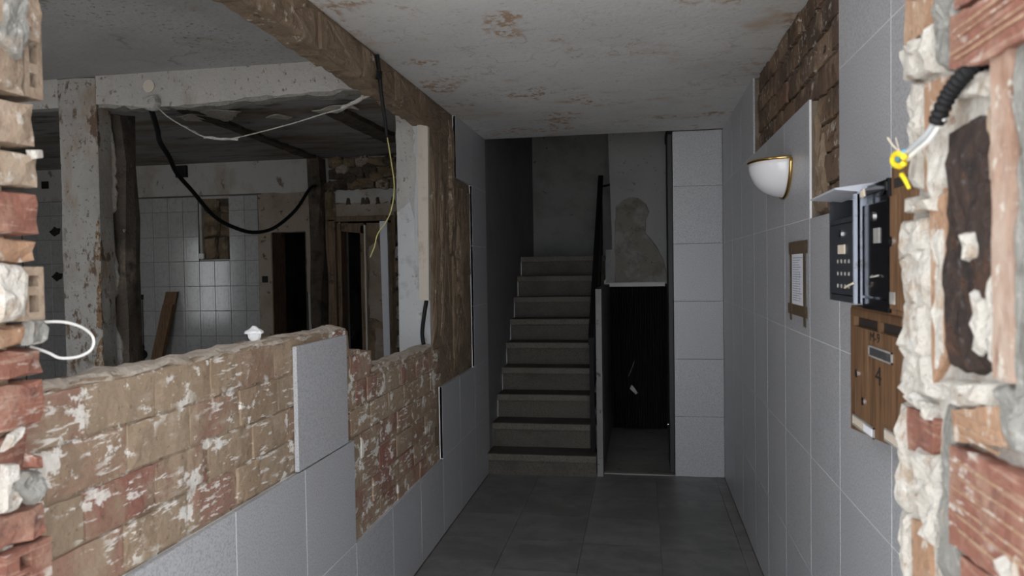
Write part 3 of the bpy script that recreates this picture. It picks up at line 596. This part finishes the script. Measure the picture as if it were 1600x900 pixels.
rbox('broken_wall_edge', -2.13, -1.9, 6.22, RY + .03, 0, 2.12, 'grime', wk, step=.1, amp=.025, rnd=.02)
for k in range(8):
    z = .95 + .13 * k
    rbox('rough_brick', -2.12, -2.055, 6.16, 6.24, z, z + .11, 'stone_brown' if k % 2 else 'plaster_rusty', wk, step=.04, amp=.012, rnd=.014)
df = tag(empty('door_frame', (-2.45, 6.3, 0)), 'old wooden door frame with a half open peeling door leaf', 'door')
box('jamb', -2.775, -2.70, 6.25, 6.33, 0, 2.10, 'old_wood', df, .004)
box('jamb', -2.70, -2.662, 6.29, 6.42, 0, 2.06, 'old_wood', df, .004)
box('jamb', -2.165, -2.125, 6.22, 6.33, 0, 2.10, 'old_wood', df, .004)
box('head', -2.775, -2.125, 6.25, 6.33, 2.075, 2.12, 'old_wood', df, .004)
prism('inner_head', [(-2.662, 1.99), (-2.45, 1.965), (-2.45, 2.06), (-2.662, 2.06)], 'y', 6.30, 6.36, 'old_wood', df)
box('stile', -2.485, -2.44, 6.30, 6.35, 0, 2.04, 'old_wood', df, .004)
box('stile_edge', -2.442, -2.428, 6.285, 6.33, 0, 2.04, 'plaster_cream', df)
lf = box('leaf', -2.43, -2.165, 6.32, 6.36, 0, 2.06, 'stone_brown', df)
for p in ([(-2.42, 1.2), (-2.26, 1.15), (-2.24, 1.7), (-2.33, 1.9), (-2.41, 1.85)], [(-2.38, .7), (-2.24, .65), (-2.25, 1.1), (-2.36, 1.12)]):
    lump('peeling_paint', p, 'y', 6.321, -.006, 'kitchen_beige', lf, .05, .012)
bd = tag(prism('white_board', [(-2.205, 0), (-2.155, 0), (-2.165, 2.062), (-2.232, 2.062)], 'y', 6.12, 6.145, 'board_white'), 'tall white board standing upright in the rear doorway', 'board')
pk = tag(empty('wooden_plank', (-4.5, 6.15, 0)), 'brown wooden planks leaning together on the white tiles', 'plank')
def lean(name, x0, x1, dx, y0, y1, z1, t, mat, parent):
    V = [(x0 - dx, y0, 0), (x1 - dx, y0, 0), (x1, y1, z1), (x0, y1, z1)]; V += [(v[0], v[1] + t, v[2]) for v in V]
    return mk(name, V, [(0, 1, 2, 3), (7, 6, 5, 4), (0, 4, 5, 1), (1, 5, 6, 2), (2, 6, 7, 3), (3, 7, 4, 0)], mat, parent)
lean('board', -4.43, -4.31, .22, 6.05, 6.295, 1.46, .022, 'plank_wood', pk)
lean('board', -4.432, -4.325, .205, 6.022, 6.243, 1.34, .022, 'plank_wood', pk)
tag(boxes('light_switch', [(-3.455, -3.40, RY - .014, RY - .005, 1.535, 1.595)], 'black_plastic'), 'small black switch beside the dark doorway', 'switch')
so = tag(empty('socket_box', (-4.75, RY, 1.4)), 'broken double wall socket in the white tiles', 'socket')
for x in (-4.80, -4.74): box('back_box', x, x + .05, RY - .008, RY + .01, 1.385, 1.435, 'black_plastic', so)
tp = tag(empty('pipe_stub', (-4.72, RY, .9)), 'black pipe stub low on the white tiles beside the plank', 'pipe')
tube('elbow', [(-4.72, RY, .93), (-4.72, RY - .06, .93), (-4.72, RY - .07, .87)], .028, 'black_plastic', tp)
disc('flange', (-4.71, RY - .001, .86), 'y', .045, -.01, 'black_plastic', tp)
tag(tube('thin_pipe', [(-4.70, RY - .006, .75), (-4.70, RY - .006, 1.38)], .004, 'black_plastic', k=1), 'thin dark cable run up the tiles to the broken socket', 'cable')
for (x, z, lab) in ((-5.64, 2.06, 'upper ragged hole in the far left tiles'), (-5.63, 1.62, 'lower ragged hole in the far left tiles')):
    tag(lump('wall_hole', [(x - .06, z), (x, z - .05), (x + .06, z - .02), (x + .07, z + .03), (x, z + .05)], 'y', RY - .001, -.004, 'dark_void', None, .03, .01), lab, 'hole')
tag(boxes('vent_box', [(-5.76, -5.69, RY - .01, RY + .004, 2.48, 2.55)], 'black_plastic'), 'tiny black box on the plaster above the far left tiles', 'box')
tag(boxes('tile_fixing', [(-4.09, -4.04, RY - .012, RY, 1.765, 1.815)], 'pvc_white'), 'small white fixing at the corner of the hole in the tiles', 'fixing')

# crumpled paper on the low wall
cp = tag(empty('paper_cup', (XL - .055, 2.265, 1.40)), 'crumpled white paper cup standing on the low brick wall', 'cup')
V, F = [], []; n = 14
for r, z in ((.013, 0), (.019, .014), (.022, .026), (.031, .028), (.028, .034), (.014, .042), (.006, .050)):
    for i in range(n):
        a = 2 * math.pi * i / n; q = r * (1 + .13 * math.sin(3 * a + z * 90) + random.uniform(-.06, .06))
        V.append((XL - .055 + q * math.cos(a), 2.265 + q * math.sin(a), 1.402 + z + random.uniform(-.002, .002)))
for k in range(6):
    for i in range(n): F.append((k * n + i, k * n + (i + 1) % n, (k + 1) * n + (i + 1) % n, (k + 1) * n + i))
F += [tuple(range(n)), tuple(range(6 * n, 7 * n))]
mk('crumpled_body', V, F, 'white_pulp', cp)

# ------------------------------------------------------------------ wall lamp
LY, LZ, LR, LD, LH = 3.36, 2.07, .165, .145, .148
wlp = tag(empty('wall_lamp', (XR, LY, LZ)), 'half bowl white glass wall lamp with brass rim', 'lamp')
V, F = [], []; nu, nv = 24, 10
for j in range(nv + 1):
    ph = (math.pi / 2) * j / nv
    for i in range(nu + 1):
        th_ = math.pi * i / nu; s = math.cos(ph)
        V.append((XR - .006 - LD * math.sin(th_) * s, LY + LR * math.cos(th_) * s, LZ - LH * math.sin(ph) ** 1.0))
for j in range(nv):
    for i in range(nu): a = j * (nu + 1) + i; F.append((a, a + 1, a + nu + 2, a + nu + 1))
sh = mk('glass_shade', V, F, 'glass_white', wlp, True)
mdf = sh.modifiers.new('thick', 'SOLIDIFY'); mdf.thickness = .004
tube('brass_rim', [(XR - .006 - LD * math.sin(math.pi * i / 24), LY + LR * math.cos(math.pi * i / 24), LZ + .003) for i in range(25)], .0065, 'brass', wlp, k=1)
tube('brass_edge', [(XR - .006, LY + (LR + .004) * math.cos(math.pi * i / 24), LZ - (LH + .004) * math.sin(math.pi * i / 24)) for i in range(25)], .008, 'brass', wlp, k=1)
prism('back_plate', [(LY + (LR + .006) * math.cos(math.pi * i / 24), LZ - (LH + .006) * math.sin(math.pi * i / 24)) for i in range(25)], 'x', XR - .004, XR + .0005, 'brass', wlp)
disc('lamp_holder', (XR - .05, LY, LZ - .06), 'z', .02, .05, 'pvc_white', wlp)

# ------------------------------------------------------------------ notice taped to the wall
nt_ = tag(empty('notice', (XR, 3.08, 1.42)), 'white printed notice taped to the tiles with brown parcel tape', 'notice')
pp = box('paper_sheet', XR - .0025, XR - .001, 2.975, 3.205, 1.44, 1.70, 'paper', nt_)
ls = []
for k in range(19):
    z = 1.655 - .0095 * k; e = random.uniform(.10, .185)
    ls.append((XR - .0029, XR - .0025, 3.185 - e, 3.185, z, z + .0028))
ls += [(XR - .0029, XR - .0025, 3.12, 3.122, 1.48, 1.60), (XR - .0029, XR - .0025, 3.05, 3.052, 1.48, 1.60)]
boxes('printed_lines', ls, 'print_ink', pp)
box('tape', XR - .0042, XR - .003, 2.917, 3.262, 1.672, 1.722, 'parcel_tape', nt_)
box('tape', XR - .0042, XR - .003, 2.925, 3.285, 1.425, 1.468, 'parcel_tape', nt_)
box('tape', XR - .0052, XR - .0042, 3.205, 3.235, 1.40, 1.70, 'parcel_tape', nt_)
box('tape', XR - .0052, XR - .0042, 2.948, 2.982, 1.39, 1.715, 'parcel_tape', nt_)

# ------------------------------------------------------------------ mailboxes on the right wall
def lock(y, z, x, parent, r=.011):
    d = disc('lock', (x, y, z), 'x', r, -.004, 'chrome', parent, 16)
    disc('keyhole', (x - .0045, y, z), 'x', r * .35, -.001, 'ink', d, 8)
# A: grey body, slate door, sloping lid
xa = .50; ya, yb, za, zb = 1.858, 2.095, 1.535, 1.80
ma = tag(empty('metal_mailbox', (.56, 1.976, 1.535)), 'slate metal mailbox with light grey sloping lid', 'mailbox', 'mailboxes on the right wall')
box('body', xa + .006, XR, ya, ya + .008, za, zb + .012, 'mailbox_grey', ma)
box('body_side', xa + .006, XR, yb - .006, yb, za, zb, 'mailbox_slate', ma)
boxes('casing', [(xa + .03, XR, ya + .008, yb - .006, za, za + .01), (XR - .02, XR, ya + .008, yb - .006, za + .01, zb)], 'mailbox_slate', ma)
mk('lid', [(xa - .045, ya - .004, zb + .006), (xa - .045, yb + .016, zb + .002), (xa + .03, yb + .004, zb - .006), (xa + .03, ya - .004, zb - .002), (xa - .045, ya - .004, zb + .010), (xa - .045, yb + .016, zb + .006), (XR, yb + .004, zb + .030), (XR, ya - .004, zb + .030)],
   [(0, 1, 2, 3), (7, 6, 5, 4), (0, 4, 5, 1), (1, 5, 6, 2), (2, 6, 7, 3), (3, 7, 4, 0)], 'lid_grey', ma)
d = box('door', xa, xa + .012, ya + .010, yb - .008, za + .018, zb - .070, 'mailbox_slate', ma, .002)
box('slot_rail', xa + .001, xa + .012, ya + .010, yb - .008, zb - .068, zb - .056, 'mailbox_slate', ma)
box('bottom_rail', xa + .001, xa + .012, ya + .010, yb - .008, za, za + .016, 'mailbox_slate', ma)
box('front_edge', xa - .002, xa + .012, ya, ya + .009, za, zb - .005, 'mailbox_grey', ma)
box('front_edge', xa + .000, xa + .012, yb - .007, yb, za, zb - .005, 'mailbox_slate', ma)
lock(1.975, 1.705, xa, d)
box('name_plate', xa - .003, xa, 1.942, 2.0, 1.655, 1.678, 'card', d)
for r in range(3):
    for c in range(4):
        box('vent_slit', xa - .0015, xa + .0005, 1.905 + .034 * c, 1.913 + .034 * c, 1.632 - .031 * r, 1.641 - .031 * r, 'dusty_pane', d)
# B: glossy black
xb = .514; ya, yb = 1.668, 1.852
mb = tag(empty('metal_mailbox', (.57, 1.76, 1.525)), 'scuffed glossy black mailbox between the slate and the wooden one', 'mailbox', 'mailboxes on the right wall')
box('body', xb + .012, XR, ya, yb, 1.525, 1.812, 'mailbox_black', mb)
d = box('door', xb, xb + .012, ya + .008, yb - .002, 1.555, 1.765, 'mailbox_black', mb, .002)
box('slot_flap', xb - .004, xb + .012, ya + .004, yb - .002, 1.784, 1.803, 'mailbox_black', mb, .002)
box('bottom_rail', xb, xb + .012, ya + .004, yb - .002, 1.525, 1.55, 'mailbox_black', mb, .002)
box('side_rail', xb - .001, xb + .012, ya - .003, ya + .006, 1.53, 1.81, 'mailbox_black', mb)
lock(1.765, 1.735, xb, d, .011)
box('name_plate', xb - .003, xb, 1.718, 1.756, 1.675, 1.708, 'dusty_pane', d)
tube('handle_pull', [(xb - .002, 1.72, 1.604), (xb - .012, 1.742, 1.60), (xb - .002, 1.765, 1.603)], .002, 'dusty_pane', d)
lump('paint_chip', [(1.81, 1.785), (1.845, 1.785), (1.84, 1.80), (1.815, 1.803)], 'x', xb - .004, -.003, 'card', mb, .01, .003)
tag(tube('twig', [(xa - .012, 1.90, 1.572), (xa - .012, 1.875, 1.577), (xa - .006, 1.845, 1.585)], .0025, 'card'), 'dry twig stuck to the edge of the slate mailbox', 'twig')
# C: wooden upper
xc_ = .52
mc = tag(empty('wooden_mailbox', (.58, 1.55, 1.522)), 'brown wooden mailbox beside the black one, half hidden by the wall edge', 'mailbox', 'mailboxes on the right wall')
box('body', xc_, XR, 1.40, 1.664, 1.522, 1.83, 'mailbox_wood', mc, .002)
d = box('door', xc_ - .006, xc_, 1.41, 1.655, 1.535, 1.77, 'mailbox_wood', mc, .001)
lock(1.638, 1.675, xc_ - .006, d)
box('slot', xc_ - .001, xc_, 1.42, 1.645, 1.785, 1.805, 'mailbox_dark', mc)
box('name_plate', xc_ - .009, xc_ - .006, 1.622, 1.648, 1.545, 1.57, 'dusty_pane', d)
# D: wooden lower with loose front
xd = .548
md = tag(empty('wooden_mailbox', (.59, 1.86, 1.19)), 'brown wooden mailbox with handwritten 4, hanging lowest', 'mailbox', 'mailboxes on the right wall')
boxes('carcass', [(xd + .014, XR, 2.075, 2.10, 1.235, 1.512), (xd + .02, XR, 1.50, 2.08, 1.495, 1.512), (xd + .02, XR, 1.50, 2.08, 1.235, 1.25), (XR - .01, XR, 1.5, 2.08, 1.235, 1.5)], 'mailbox_dark', md)
box('top_board', xd + .002, XR, 1.52, 2.08, 1.512, 1.520, 'mailbox_wood', md)
fr = prism('front_panel', [(2.078, 1.192), (1.50, 1.245), (1.50, 1.468), (2.078, 1.468)], 'x', xd, xd + .014, 'mailbox_wood', md)
boxes('slot_frame', [(xd, xd + .014, 1.50, 2.078, 1.494, 1.513), (xd, xd + .014, 2.046, 2.078, 1.468, 1.494), (xd + .003, xd + .014, 1.845, 1.862, 1.468, 1.494)], 'mailbox_wood', md)
box('slot_inside', xd + .012, xd + .016, 1.5, 2.05, 1.466, 1.495, 'mailbox_dark', md)
def holder(y0, y1, z0, z1, fill, parent):
    h = boxes('label_holder', [(xd - .004, xd, y0, y1, z0, z0 + .004), (xd - .004, xd, y0, y1, z1 - .004, z1), (xd - .004, xd, y0, y0 + .004, z0, z1), (xd - .004, xd, y1 - .004, y1, z0, z1)], 'dusty_pane', parent)
    box('label_card', xd - .0025, xd - .0005, y0 + .004, y1 - .004, z0 + .004, z1 - .004, fill, h)
holder(1.745, 1.912, 1.405, 1.432, 'dark_pane', fr); holder(1.875, 2.052, 1.208, 1.236, 'card', fr); holder(1.66, 1.795, 1.225, 1.255, 'card', fr)
box('paper_slip', xd - .0035, xd - .0024, 1.885, 1.955, 1.212, 1.230, 'paper', fr)
lock(2.015, 1.348, xd, fr); lock(2.094, 1.385, xd + .012, md, .009); lock(2.094, 1.262, xd + .012, md, .009)
lock(1.96, 1.285, xd, fr, .010)
RT = ((0, 0, -1), (-1, 0, 0), (0, 1, 0))
writing('handwriting', 'M-9', .032, (xd - .0008, 1.91, 1.443), RT, 'ink', fr)
writing('handwriting', '4', .062, (xd - .0008, 1.868, 1.345), RT, 'ink', fr)

# ------------------------------------------------------------------ foreground: broken front wall on the left
wfl = struct(boxes('wall_front_left', [(-1.75, -1.125, .85, 1.145, -.02, CH + .02)], 'core'), 'broken brick edge of the front wall at the far left', 'wall')
XJ = -1.10
LB = [(2.155, 2.06, 1.225, 'brick_sand'), (2.055, 1.955, 1.185, 'brick_sand'), (1.95, 1.862, 1.204, 'brick_sand'), (1.857, 1.79, 1.203, 'brick_sand'), (1.786, 1.706, 1.203, 'brick_red'), (1.702, 1.652, 1.199, 'brick_orange'),
      (1.545, 1.502, 1.207, 'brick_orange'), (1.498, 1.446, 1.206, 'brick_red'), (1.441, 1.354, 1.206, 'brick_red'), (1.347, 1.272, 1.165, 'brick_red'), (1.212, 1.146, 1.199, 'brick_red'), (2.24, 2.16, 1.2, 'brick_sand'), (2.34, 2.245, 1.2, 'brick_sand'), (2.45, 2.345, 1.2, 'brick_red')]
for z1, z0, ye, mt in LB:
    rbox('brick', XJ - .12, XJ + random.uniform(-.004, .004), .86, ye, z0, z1, mt, wfl, step=.04, amp=.006, rnd=.007)
z = 1.06
while z > .02:
    rbox('brick', XJ - .12, XJ, .86, 1.2, max(z - .075, 0), z - .004, 'brick_red', wfl, step=.05, amp=.005, rnd=.006); z -= .079
def cells(name, ycuts, zcuts, holes, x0, x1, mat, parent):
    bs = []
    for i in range(len(ycuts) - 1):
        for j in range(len(zcuts) - 1):
            d = .05 if (i, j) in holes else 0
            bs.append((x0, x1 - d, ycuts[i], ycuts[i + 1], zcuts[j], zcuts[j + 1]))
    return boxes(name, bs, mat, parent)
# hollow bricks with open chambers
cells('hollow_brick', [1.150, 1.164, 1.187, 1.199], [1.55, 1.565, 1.596, 1.612, 1.632, 1.648], {(1, 1), (1, 3)}, XJ - .1, XJ + .006, 'brick_sand', wfl)
cells('hollow_brick', [1.10, 1.128, 1.154, 1.2], [1.062, 1.078, 1.094, 1.104, 1.13, 1.142], {(1, 1), (1, 3), (0, 1)}, XJ - .1, XJ + .003, 'brick_red', wfl)
cells('hollow_brick', [1.198, 1.21, 1.228, 1.240], [1.965, 1.985, 2.012, 2.03, 2.066, 2.082, 2.11, 2.13], {(1, 1), (1, 3), (1, 5)}, XJ - .09, XJ - .02, 'brick_sand', wfl)
for p, h, mt in (([(1.09, 1.548), (1.15, 1.555), (1.158, 1.64), (1.15, 1.652), (1.09, 1.654)], .022, 'plaster_lump'), ([(1.155, 1.505), (1.20, 1.51), (1.206, 1.535), (1.19, 1.55), (1.16, 1.552)], .02, 'cement'),
                 ([(1.105, 1.26), (1.155, 1.215), (1.172, 1.24), (1.17, 1.275), (1.13, 1.285)], .03, 'cement'), ([(1.09, 1.22), (1.13, 1.215), (1.125, 1.30), (1.10, 1.305)], .02, 'plaster_lump'),
                 ([(1.185, 1.845), (1.208, 1.85), (1.205, 1.866), (1.18, 1.862)], .016, 'plaster_lump'), ([(1.175, 1.505), (1.203, 1.512), (1.2, 1.52), (1.17, 1.516)], .016, 'plaster_lump'),
                 ([(1.12, 2.04), (1.165, 2.02), (1.185, 2.06), (1.18, 2.15), (1.14, 2.13)], .016, 'cement'), ([(1.10, 1.325), (1.14, 1.345), (1.15, 1.36), (1.12, 1.352)], .014, 'plaster_lump'),
                 ([(1.088, 1.742), (1.135, 1.715), (1.145, 1.725), (1.09, 1.765)], .008, 'plaster_lump'), ([(1.15, 1.285), (1.18, 1.275), (1.178, 1.3), (1.155, 1.31)], .02, 'brick_red')):
    lump('mortar_lump', p, 'x', XJ - .006, h, mt, wfl, .014, .003, .45)
lc = tag(tube('white_cable', [(-1.13, 1.19, 1.543), (-1.11, 1.25, 1.542), (-1.10, 1.29, 1.53), (-1.10, 1.32, 1.512), (-1.10, 1.328, 1.495), (-1.10, 1.317, 1.478), (-1.105, 1.288, 1.469), (-1.115, 1.255, 1.471), (-1.12, 1.232, 1.484), (-1.125, 1.195, 1.50)], .0029, 'pvc_white'), 'white cable looping out of the broken brick edge', 'cable')

# ------------------------------------------------------------------ foreground: broken front wall on the right
edge = [(1.304, 2.059), (1.32, 2.002), (1.29, 1.931), (1.267, 1.845), (1.276, 1.785), (1.261, 1.743), (1.297, 1.684), (1.309, 1.621), (1.285, 1.559), (1.303, 1.494), (1.297, 1.432), (1.31, 1.387), (1.316, 1.332), (1.298, 1.283), (1.311, 1.215), (1.292, 1.168), (1.296, 1.114)]
edge = [(1.30, CH + .02), (1.30, 2.4)] + jag(edge, .014, .005, False) + [(1.30, .6), (1.30, -.02), (.62, -.02), (.62, CH + .02)]
wfr = struct(prism('wall_front_right', edge, 'x', .436, .72, 'plaster_lump'), 'broken brick and plaster edge of the front wall at the far right', 'wall')
box('wall_side', .66, 1.6, .62, 1.25, -.02, 4.6, 'facade_render', wfr)
XK = .42
def slab(name, pts, off, mat, jg=(.02, .002)): return prism(name, pts, 'x', XK + off, .46, mat, wfr, jg)
slab('brick', [(1.289, 2.054), (1.177, 2.015), (1.182, 1.979), (1.295, 1.982)], .004, 'brick_orange')
slab('brick', [(1.289, 2.15), (1.177, 2.12), (1.177, 2.03), (1.289, 2.06)], .004, 'brick_red')
slab('brick', [(1.072, 1.957), (.906, 1.935), (.86, 1.93), (.86, 1.865), (.906, 1.872), (.99, 1.871), (1.076, 1.889)], -.012, 'brick_red')
slab('brick', [(1.08, 2.06), (.86, 2.03), (.86, 1.945), (1.075, 1.965)], -.006, 'brick_red')
slab('brick', [(1.22, 1.904), (1.135, 1.893), (1.147, 1.732), (1.22, 1.739)], .008, 'brick_orange')
slab('wood_strip', [(1.195, 1.717), (1.135, 1.73), (1.13, 1.495), (1.182, 1.45)], .006, 'brick_orange')
slab('brick', [(.972, 1.885), (.928, 1.887), (.918, 1.492), (.964, 1.492)], -.006, 'pink_brick')
slab('brick', [(1.091, 1.429), (.963, 1.458), (.94, 1.413), (1.081, 1.388)], -.004, 'brick_orange')
slab('brick', [(1.085, 1.382), (.86, 1.395), (.86, 1.27), (.962, 1.254), (1.085, 1.246)], -.008, 'brick_red')
slab('brick', [(1.292, 1.396), (1.17, 1.4), (1.183, 1.335), (1.292, 1.327)], .006, 'brick_red')
slab('brick', [(1.277, 1.216), (1.208, 1.234), (1.195, 1.10), (1.269, 1.09)], .008, 'brick_orange')
slab('brick', [(1.06, 1.24), (.86, 1.26), (.86, 1.13), (1.06, 1.10)], -.004, 'brick_red')
for (ya_, yb_, z0, n_, dz, off) in ((.87, 1.075, 1.272, 6, .018, -.008), (.87, 1.068, 1.892, 4, .013, -.012), (.955, 1.078, 1.402, 3, .011, -.004)):
    for k in range(n_):
        zz = z0 + dz * k + random.uniform(-.003, .003)
        prism('brick_rib', [(ya_, zz), (yb_ - random.uniform(0, .03), zz), (yb_ - random.uniform(0, .02), zz + .003), (ya_, zz + .003)], 'x', XK + off - .0018, XK + off + .002, 'brick_orange', wfr, (.02, .0008))
def pl(pts, h, mat='plaster_lump', st=.016, am=.004, rg=.5): return lump('plaster_patch', pts, 'x', XK + .017, -.006 - h * .55, mat, wfr, st, am, rg)
pl([(1.17, 2.02), (1.072, 1.985), (1.076, 1.895), (1.117, 1.893), (1.153, 1.911)], .026, 'cement')
pl([(1.31, 1.978), (1.163, 1.978), (1.17, 1.906), (1.233, 1.912), (1.29, 1.925)], .028)
pl([(1.27, 1.918), (1.223, 1.905), (1.22, 1.739), (1.255, 1.745)], .022)
pl([(1.165, 1.86), (1.13, 1.84), (1.135, 1.75), (1.17, 1.70), (1.185, 1.74)], .022)
pl([(1.12, 1.86), (1.01, 1.835), (.985, 1.86), (1.06, 1.885)], .018)
pl([(1.268, 1.735), (1.17, 1.725), (1.158, 1.705), (1.276, 1.71)], .03)
pl([(1.300, 1.70), (1.20, 1.70), (1.20, 1.65), (1.31, 1.63)], .028); pl([(1.308, 1.64), (1.19, 1.66), (1.19, 1.56), (1.285, 1.56)], .022)
pl([(1.290, 1.57), (1.20, 1.57), (1.208, 1.485), (1.30, 1.49)], .026); pl([(1.302, 1.50), (1.20, 1.49), (1.16, 1.43), (1.298, 1.42)], .024)
pl([(1.30, 1.43), (1.18, 1.395), (1.17, 1.412), (1.27, 1.445)], .036)
pl([(1.315, 1.40), (1.288, 1.40), (1.285, 1.22), (1.311, 1.215)], .026)
pl([(1.135, 1.467), (.988, 1.481), (.976, 1.455), (1.071, 1.433), (1.124, 1.441)], .034)
pl([(1.235, 1.345), (1.135, 1.352), (1.14, 1.253), (1.195, 1.224), (1.24, 1.26)], .03)
pl([(1.20, 1.28), (1.15, 1.27), (1.16, 1.21), (1.19, 1.215)], .036)
pl([(1.311, 1.225), (1.28, 1.225), (1.275, 1.08), (1.30, 1.08)], .022)
pl([(1.122, 1.437), (1.083, 1.443), (1.082, 1.248), (1.07, 1.19), (1.146, 1.17), (1.135, 1.273)], .024, 'cement')
pl([(.925, 1.882), (.86, 1.884), (.86, 1.43), (.932, 1.42), (.921, 1.491)], .026, 'cement')
pl([(.963, 1.485), (.90, 1.485), (.90, 1.41), (.935, 1.41), (.965, 1.446)], .028, 'cement')
pl([(.965, 1.279), (.903, 1.31), (.86, 1.30), (.86, 1.22), (.955, 1.24)], .036)
pl([(1.045, 1.67), (1.028, 1.67), (1.025, 1.635), (1.043, 1.63)], .034)
pl([(1.03, 1.60), (.995, 1.585), (.99, 1.52), (1.01, 1.51), (1.03, 1.55)], .036)
pl([(.985, 1.62), (.975, 1.60), (.972, 1.49), (.99, 1.50)], .022); pl([(1.16, 1.69), (1.14, 1.68), (1.14, 1.49), (1.165, 1.47)], .018)
pl([(.99, 1.83), (.972, 1.82), (.975, 1.72), (.985, 1.72)], .020, 'brick_sand')
rs = lump('rusted_plate', [(1.117, 1.817), (1.033, 1.82), (.982, 1.799), (.984, 1.746), (.99, 1.622), (.982, 1.49), (1.071, 1.48), (1.13, 1.48), (1.137, 1.622), (1.132, 1.749)], 'x', XK + .02, -.020, 'rust', wfr, .016, .004, .45)
rs['label'] = 'dark rusted lintel end exposed in the brick edge'
# bricks of the jamb above and below the view
for z in (.05, .25, .45, .65, .85): slab('brick', [(1.28, z), (.7, z), (.7, z + .17), (1.28, z + .17)], .002, 'brick_red')
for z in (2.2, 2.4): slab('brick', [(1.28, z), (.7, z), (.7, z + .17), (1.28, z + .17)], .002, 'brick_red')
# corrugated conduit with wires
cg = tag(empty('conduit', (.40, 1.06, 1.87)), 'black corrugated conduit with cut wires sticking out of the right wall', 'conduit')
cpts = [(.428, 1.025, 1.884), (.412, 1.045, 1.870), (.405, 1.072, 1.851), (.400, 1.096, 1.822)]
tube('corrugated_hose', smoothpath(cpts, 24), lambda t: .0105 + .0013 * math.sin(t * 2 * math.pi * 13), 'black_plastic', cg, seg=14, k=1)
GREY = [(.401, 1.088, 1.832), (.397, 1.124, 1.810), (.394, 1.173, 1.799), (.393, 1.205, 1.792)]
tube('grey_wire', GREY, .0042, 'cable_grey', cg)
tube('white_wire', [(p[0] + .004, p[1] - .004, p[2] - .006) for p in GREY], .0038, 'pvc_white', cg)
tube('blue_wire', [(.391, 1.19, 1.797), (.391, 1.208, 1.793), (.391, 1.222, 1.790)], .0048, 'wire_blue', cg)
tube('yellow_wire', [(.388, 1.182, 1.787), (.388, 1.204, 1.796), (.388, 1.228, 1.797), (.389, 1.236, 1.787), (.390, 1.212, 1.778), (.390, 1.190, 1.780)], .0046, 'bright_yellow', cg)
tube('yellow_tail', [(.395, 1.216, 1.766), (.395, 1.2, 1.755), (.395, 1.185, 1.742)], lambda t: .004 - .0015 * t, 'bright_yellow', cg)
for k in range(5):
    a = random.uniform(-.01, .01)
    tube('copper_strand', [(.392, 1.215, 1.80), (.39 + a, 1.222, 1.812), (.388 + a * 2, 1.226 + a, 1.824)], .0008, 'card', cg, seg=5)
